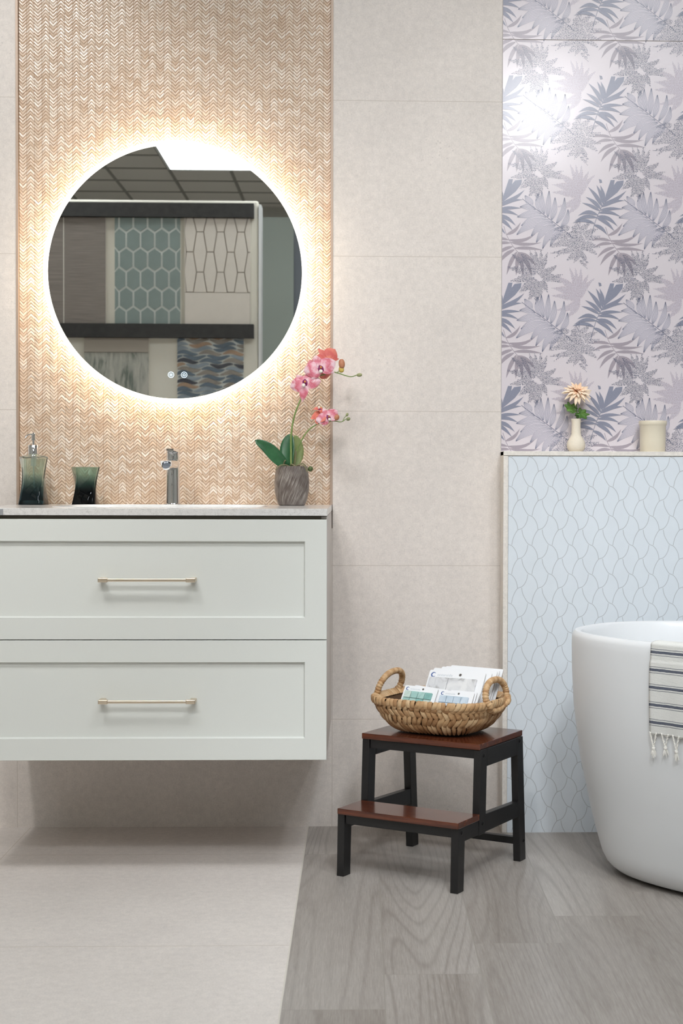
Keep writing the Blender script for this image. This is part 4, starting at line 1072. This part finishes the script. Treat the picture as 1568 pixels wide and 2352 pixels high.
# ------------------------------------------------------------------ sample cards
def text_mesh(txt, size):
    cu_ = bpy.data.curves.new('t', 'FONT'); cu_.body = txt; cu_.size = size; ob = bpy.data.objects.new('t', cu_); COL.objects.link(ob)
    dg = bpy.context.evaluated_depsgraph_get(); me = bpy.data.meshes.new_from_object(ob.evaluated_get(dg)); r = ([v.co[:] for v in me.vertices], [list(p.vertices) for p in me.polygons])
    bpy.data.objects.remove(ob); bpy.data.curves.remove(cu_); bpy.data.meshes.remove(me); return r
LEAN = math.radians(33)
TV, TF = text_mesh('oceanside', .0105)
TV2, TF2 = text_mesh('oceanside', .0068)
def card(s_top, wl, zl, wr, zr, H, label, group, kind):
    Wd = wr - wl; top = NW * wl + NS * s_top + Vector((0, 0, zl)); tr = NW * wr + NS * s_top + Vector((0, 0, zr))
    ex = (tr - top).normalized(); d0 = (NS * math.sin(LEAN) + Vector((0, 0, math.cos(LEAN)))); ez = (d0 - ex * d0.dot(ex)).normalized(); ey = ez.cross(ex)
    Wd = (tr - top).length
    org = top - ez * H
    o = empty('sample_card', (0, 0, 0), 0, label, 'sample card', group)
    Mx = Matrix.Identity(4)
    for i in range(3): Mx[i][0] = ex[i]; Mx[i][1] = ey[i]; Mx[i][2] = ez[i]; Mx[i][3] = org[i]
    o.matrix_world = Mx
    # rounded board in local xz, front towards -y
    r = .004; pg = []
    for cx, cz, a0 in ((Wd - r, r, -90), (Wd - r, H - r, 0), (r, H - r, 90), (r, r, 180)):
        for k in range(5): a = math.radians(a0 + k * 22.5); pg.append((cx + r * math.cos(a), cz + r * math.sin(a)))
    mb = MB(); n = len(pg); y0, y1 = 0.0, .0018
    mb.add([(x, y0, z) for x, z in pg], [list(range(n))]); mb.add([(x, y1, z) for x, z in pg], [list(range(n))[::-1]])
    mb.add([(x, y0, z) for x, z in pg] + [(x, y1, z) for x, z in pg], [(i, n + i, n + (i + 1) % n, (i + 1) % n) for i in range(n)], 1)
    big = H > .095; e = .012 if big else .008; lr = .0068 if big else .0046; lx, lz_ = (.0125, H - .0125) if big else (.0095, H - .0085)
    # crescent emblem
    for k in range(20):
        a0, a1 = math.radians(30 + k * 15), math.radians(30 + (k + 1) * 15); w0_, w1_ = lr * .5 * math.sin(PI * k / 20) ** .7 + .0002, lr * .5 * math.sin(PI * (k + 1) / 20) ** .7 + .0002
        mb.add([(lx + lr * math.cos(a0), -.0002, lz_ + lr * math.sin(a0)), (lx + lr * math.cos(a1), -.0002, lz_ + lr * math.sin(a1)), (lx + (lr - w1_) * math.cos(a1), -.0002, lz_ + (lr - w1_) * math.sin(a1)), (lx + (lr - w0_) * math.cos(a0), -.0002, lz_ + (lr - w0_) * math.sin(a0))], [(0, 1, 2, 3)], 2)
    V, F = (TV, TF) if big else (TV2, TF2)
    mb.add([(lx + lr * 1.6 + v[0], -.0002, lz_ - (.003 if big else .002) + v[1]) for v in V], F, 3)
    hx = Wd * .56; hr = .0036 if big else .0026
    mb.add([(hx + hr * math.cos(2 * PI * k / 20), -.00025, H - e * .8 + hr * math.sin(2 * PI * k / 20)) for k in range(20)], [list(range(20))[::-1]], 4)
    mb.build('board', [M_CARD, M_CARDEDGE, M_LOGO, M_LOGOT, M_HOLE], o)
    zt = H - (.0205 if big else .0155); mg = .006
    def chip(x0, x1, z0, z1, mat): MB().box(x0, x1, -.0055, -.0002, z0, z1).build('tile_chip', mat, o, bevel=.0008)
    if kind == 'marble':
        h = .034; z = zt; j = 0
        while z - h > .01:
            if j % 2 == 0: chip(mg, mg + Wd * .34, z - h, z, M_MARB); chip(mg + Wd * .34 + .0012, Wd - mg - .012, z - h, z, M_MARB)
            else: chip(mg, mg + Wd * .60, z - h, z, M_MARB); chip(mg + Wd * .60 + .0012, Wd - mg - .012, z - h, z, M_MARB)
            z -= h + .0012; j += 1
    elif kind != 'none':
        mats = {'aqua': M_AQUA, 'pale': [M_PALEBLUE] * 4, 'deep': [M_DEEPBLUE] * 4, 'white': [M_MARB] * 4}[kind]
        nC = 4 if not big else 6; cw_ = (Wd - 2 * mg - .004) / nC; z = zt; j = 0
        while z - cw_ > .004:
            for c_ in range(nC): chip(mg + c_ * cw_ + .0005, mg + (c_ + 1) * cw_ - .0005, z - cw_ + .001, z, mats[(c_ + j) % len(mats)])
            z -= cw_; j += 1
    return o
G1, G2 = 'large sample cards at the back of the basket', 'small sample cards at the front of the basket'
BIG = [(-.207, .3249, .4647, .4814, .4658), (-.197, .3304, .4690, .4932, .4655), (-.186, .3464, .4716, .5018, .4690), (-.176, .3520, .4720, .5028, .4708), (-.162, .3593, .4733, .5060, .4718)]
KB = ['marble', 'none', 'none', 'none', 'deep']
LB = ['large white sample card with grey marble tiles, front one of the big cards', 'large white sample card directly behind the marble one', 'large white sample card in the middle of the big stack',
      'large white sample card last but one of the big stack', 'large white sample card with deep blue tiles, rearmost in the basket']
for (s, a, za, b, zb), k, lab in zip(BIG, KB, LB): card(s, a, za, b - .004, zb, .100, lab, G1, k)
SM = [(-.268, .2893, .4319, .3804, .4287, 'aqua', 'small white sample card with aqua glass squares at the basket front left'), (-.2605, .3118, .4326, .4036, .4263, 'none', 'small white sample card tucked behind the aqua one'),
      (-.262, .3749 + .0065, .4260, .4744, .4250, 'pale', 'small white sample card with pale blue glass squares at the basket front right'), (-.2545, .4060, .4262, .4776, .4256, 'none', 'small white sample card right behind the pale blue one'),
      (-.2490, .4060, .4240, .4818, .4221, 'none', 'small white sample card third from the front at the basket right')]
for s, a, za, b, zb, k, lab in SM: card(s, a, za, b, zb, .076, lab, G2, k)

# ------------------------------------------------------------------ bathtub and towel
TC, TA, TBb, TN, TR_ = (1.224, -.818), .82, .337, 2.6, math.radians(-35.57)
RIM = .575
tub = empty('bathtub', (TC[0], TC[1], 0), TR_, 'freestanding white oval bathtub at the right edge, in front of the wavy tile', 'bathtub')
INS = [(.010, .105), (.018, .094), (.03, .083), (.05, .073), (.07, .067), (.11, .056), (.15, .046), (.21, .034), (.27, .021), (.34, .012), (.40, .005), (.48, .001), (.545, .0), (.562, .0005)]
def tubpt(inset, th):
    a, b = TA - inset, TBb - inset; c, s_ = math.cos(th), math.sin(th); return (a * math.copysign(abs(c) ** (2 / TN), c), b * math.copysign(abs(s_) ** (2 / TN), s_))
NTB = 160
def tring(inset, z): return [tubpt(inset, 2 * PI * k / NTB + .0001) + (z,) for k in range(NTB)]
prof = [(i, z) for z, i in INS] + [(.003, .570), (.008, .575), (.015, .5755), (.021, .572), (.025, .562), (.030, .52), (.045, .40), (.08, .22), (.14, .15), (.22, .135), (.30, .132)]
mb = MB(); P = [tring(i, z) for i, z in prof]; mb.grid(P, closev=True, flip=True); mb.add(P[-1], [list(range(NTB))], 0, True); mb.add(P[0], [list(range(NTB))[::-1]])
mb.build('tub_shell', M_TUB, tub)
mb = MB(); mb.grid([tring(.15, 0), tring(.15, .0105)], closev=True, flip=True); mb.add(tring(.15, 0), [list(range(NTB))[::-1]]); mb.build('plinth', M_RUBBER, tub)

# towel over the near rim
def tub_world(x, y, z):
    c, s_ = math.cos(TR_), math.sin(TR_); return Vector((TC[0] + x * c - y * s_, TC[1] + x * s_ + y * c, z))
def inset_at(z): return interp([(a, b) for a, b in INS], z)
T0_, T1_ = math.radians(237.6), math.radians(262)
def tow_pt(f, v, off=.0045):
    """f: 0..1 along the rim, v: metres from the inside hem to the outside hem; rim crest at .07"""
    th = lerp(T0_, T1_, f)
    if v < .055: z = RIM - .003 - (.055 - v); ins = lerp(.025, .034, min(1, (.055 - v) / .08)) + off
    elif v < .085: a = (v - .055) / .030 * PI; z = RIM - .003 + (.0035 + off) * math.sin(a); ins = .0125 + (.0125 + off) * math.cos(a)
    else: z = RIM - .003 - (v - .085); ins = inset_at(z) - off
    if v > .12: ins -= .0015 * math.sin(f * 23 + v * 6) * min(1, (v - .12) / .1) + .0015
    x, y = tubpt(ins, th); return tub_world(x, y, z)
VH = .085 + .196
orig = tow_pt(.3, .07)
tw = empty('striped_towel', (orig.x, orig.y, RIM), 0, 'white cotton towel with dark grey stripes and knotted fringe over the bathtub rim', 'towel')
mb = MB(); uv = []; P = []; nf, nv = 48, 90
for i in range(nf + 1):
    r = []
    for j in range(nv + 1):
        v = VH * j / nv; f = i / nf + (.010 * (v / VH) if i == 0 else 0); p = tow_pt(i / nf - .022 * (max(0, v - .085) / .2) * (1 - i / nf), v + (.003 * math.sin(i * 1.1) if j == nv else 0)) - Vector((orig.x, orig.y, RIM)); r.append(tuple(p)); uv.append((i / nf, v - .070, 0))
    P.append(r)
mb.grid(P); mb.uv = uv; mb.build('cloth', M_TOWEL, tw, solid=.0025)
rnd = random.Random(8); O = Vector((orig.x, orig.y, RIM))
for k in range(9):
    f = .012 + k * .105
    mb = MB(); fr_ = f + .0; a = tow_pt(fr_ + .030, VH - .004, .006) - O; b = tow_pt(fr_ - .030, VH - .004, .006) - O; kn = (tow_pt(fr_ + rnd.uniform(-.012, .012), VH + .034, .007) - O)
    kn.z = a.z - rnd.uniform(.028, .036)
    for s0 in (a, b):
        for ph in (0, PI):
            pts = []
            for i in range(15):
                u = i / 14; p = s0.lerp(kn, u); t_ = u * 5 * 2 * PI + ph; pts.append(p + Vector((math.cos(t_) * .0011, math.sin(t_) * .0011, 0)))
            mb.tube(pts, .0013, 6)
    mb.lathe([(0, -.0042), (.0036, -.0026), (.0043, 0), (.0036, .0028), (0, .0042)], 10, T=Matrix.Translation(kn))
    for j in range(16):
        e = kn + Vector((rnd.uniform(-.007, .007), rnd.uniform(-.004, .003), -rnd.uniform(.012, .022))); mid = kn.lerp(e, .5) + Vector((rnd.uniform(-.002, .002), rnd.uniform(-.002, .001), 0)); mb.tube([kn, mid, e], [.0012, .0009, .0004], 5)
    mb.build('tassel', M_YARN, tw)
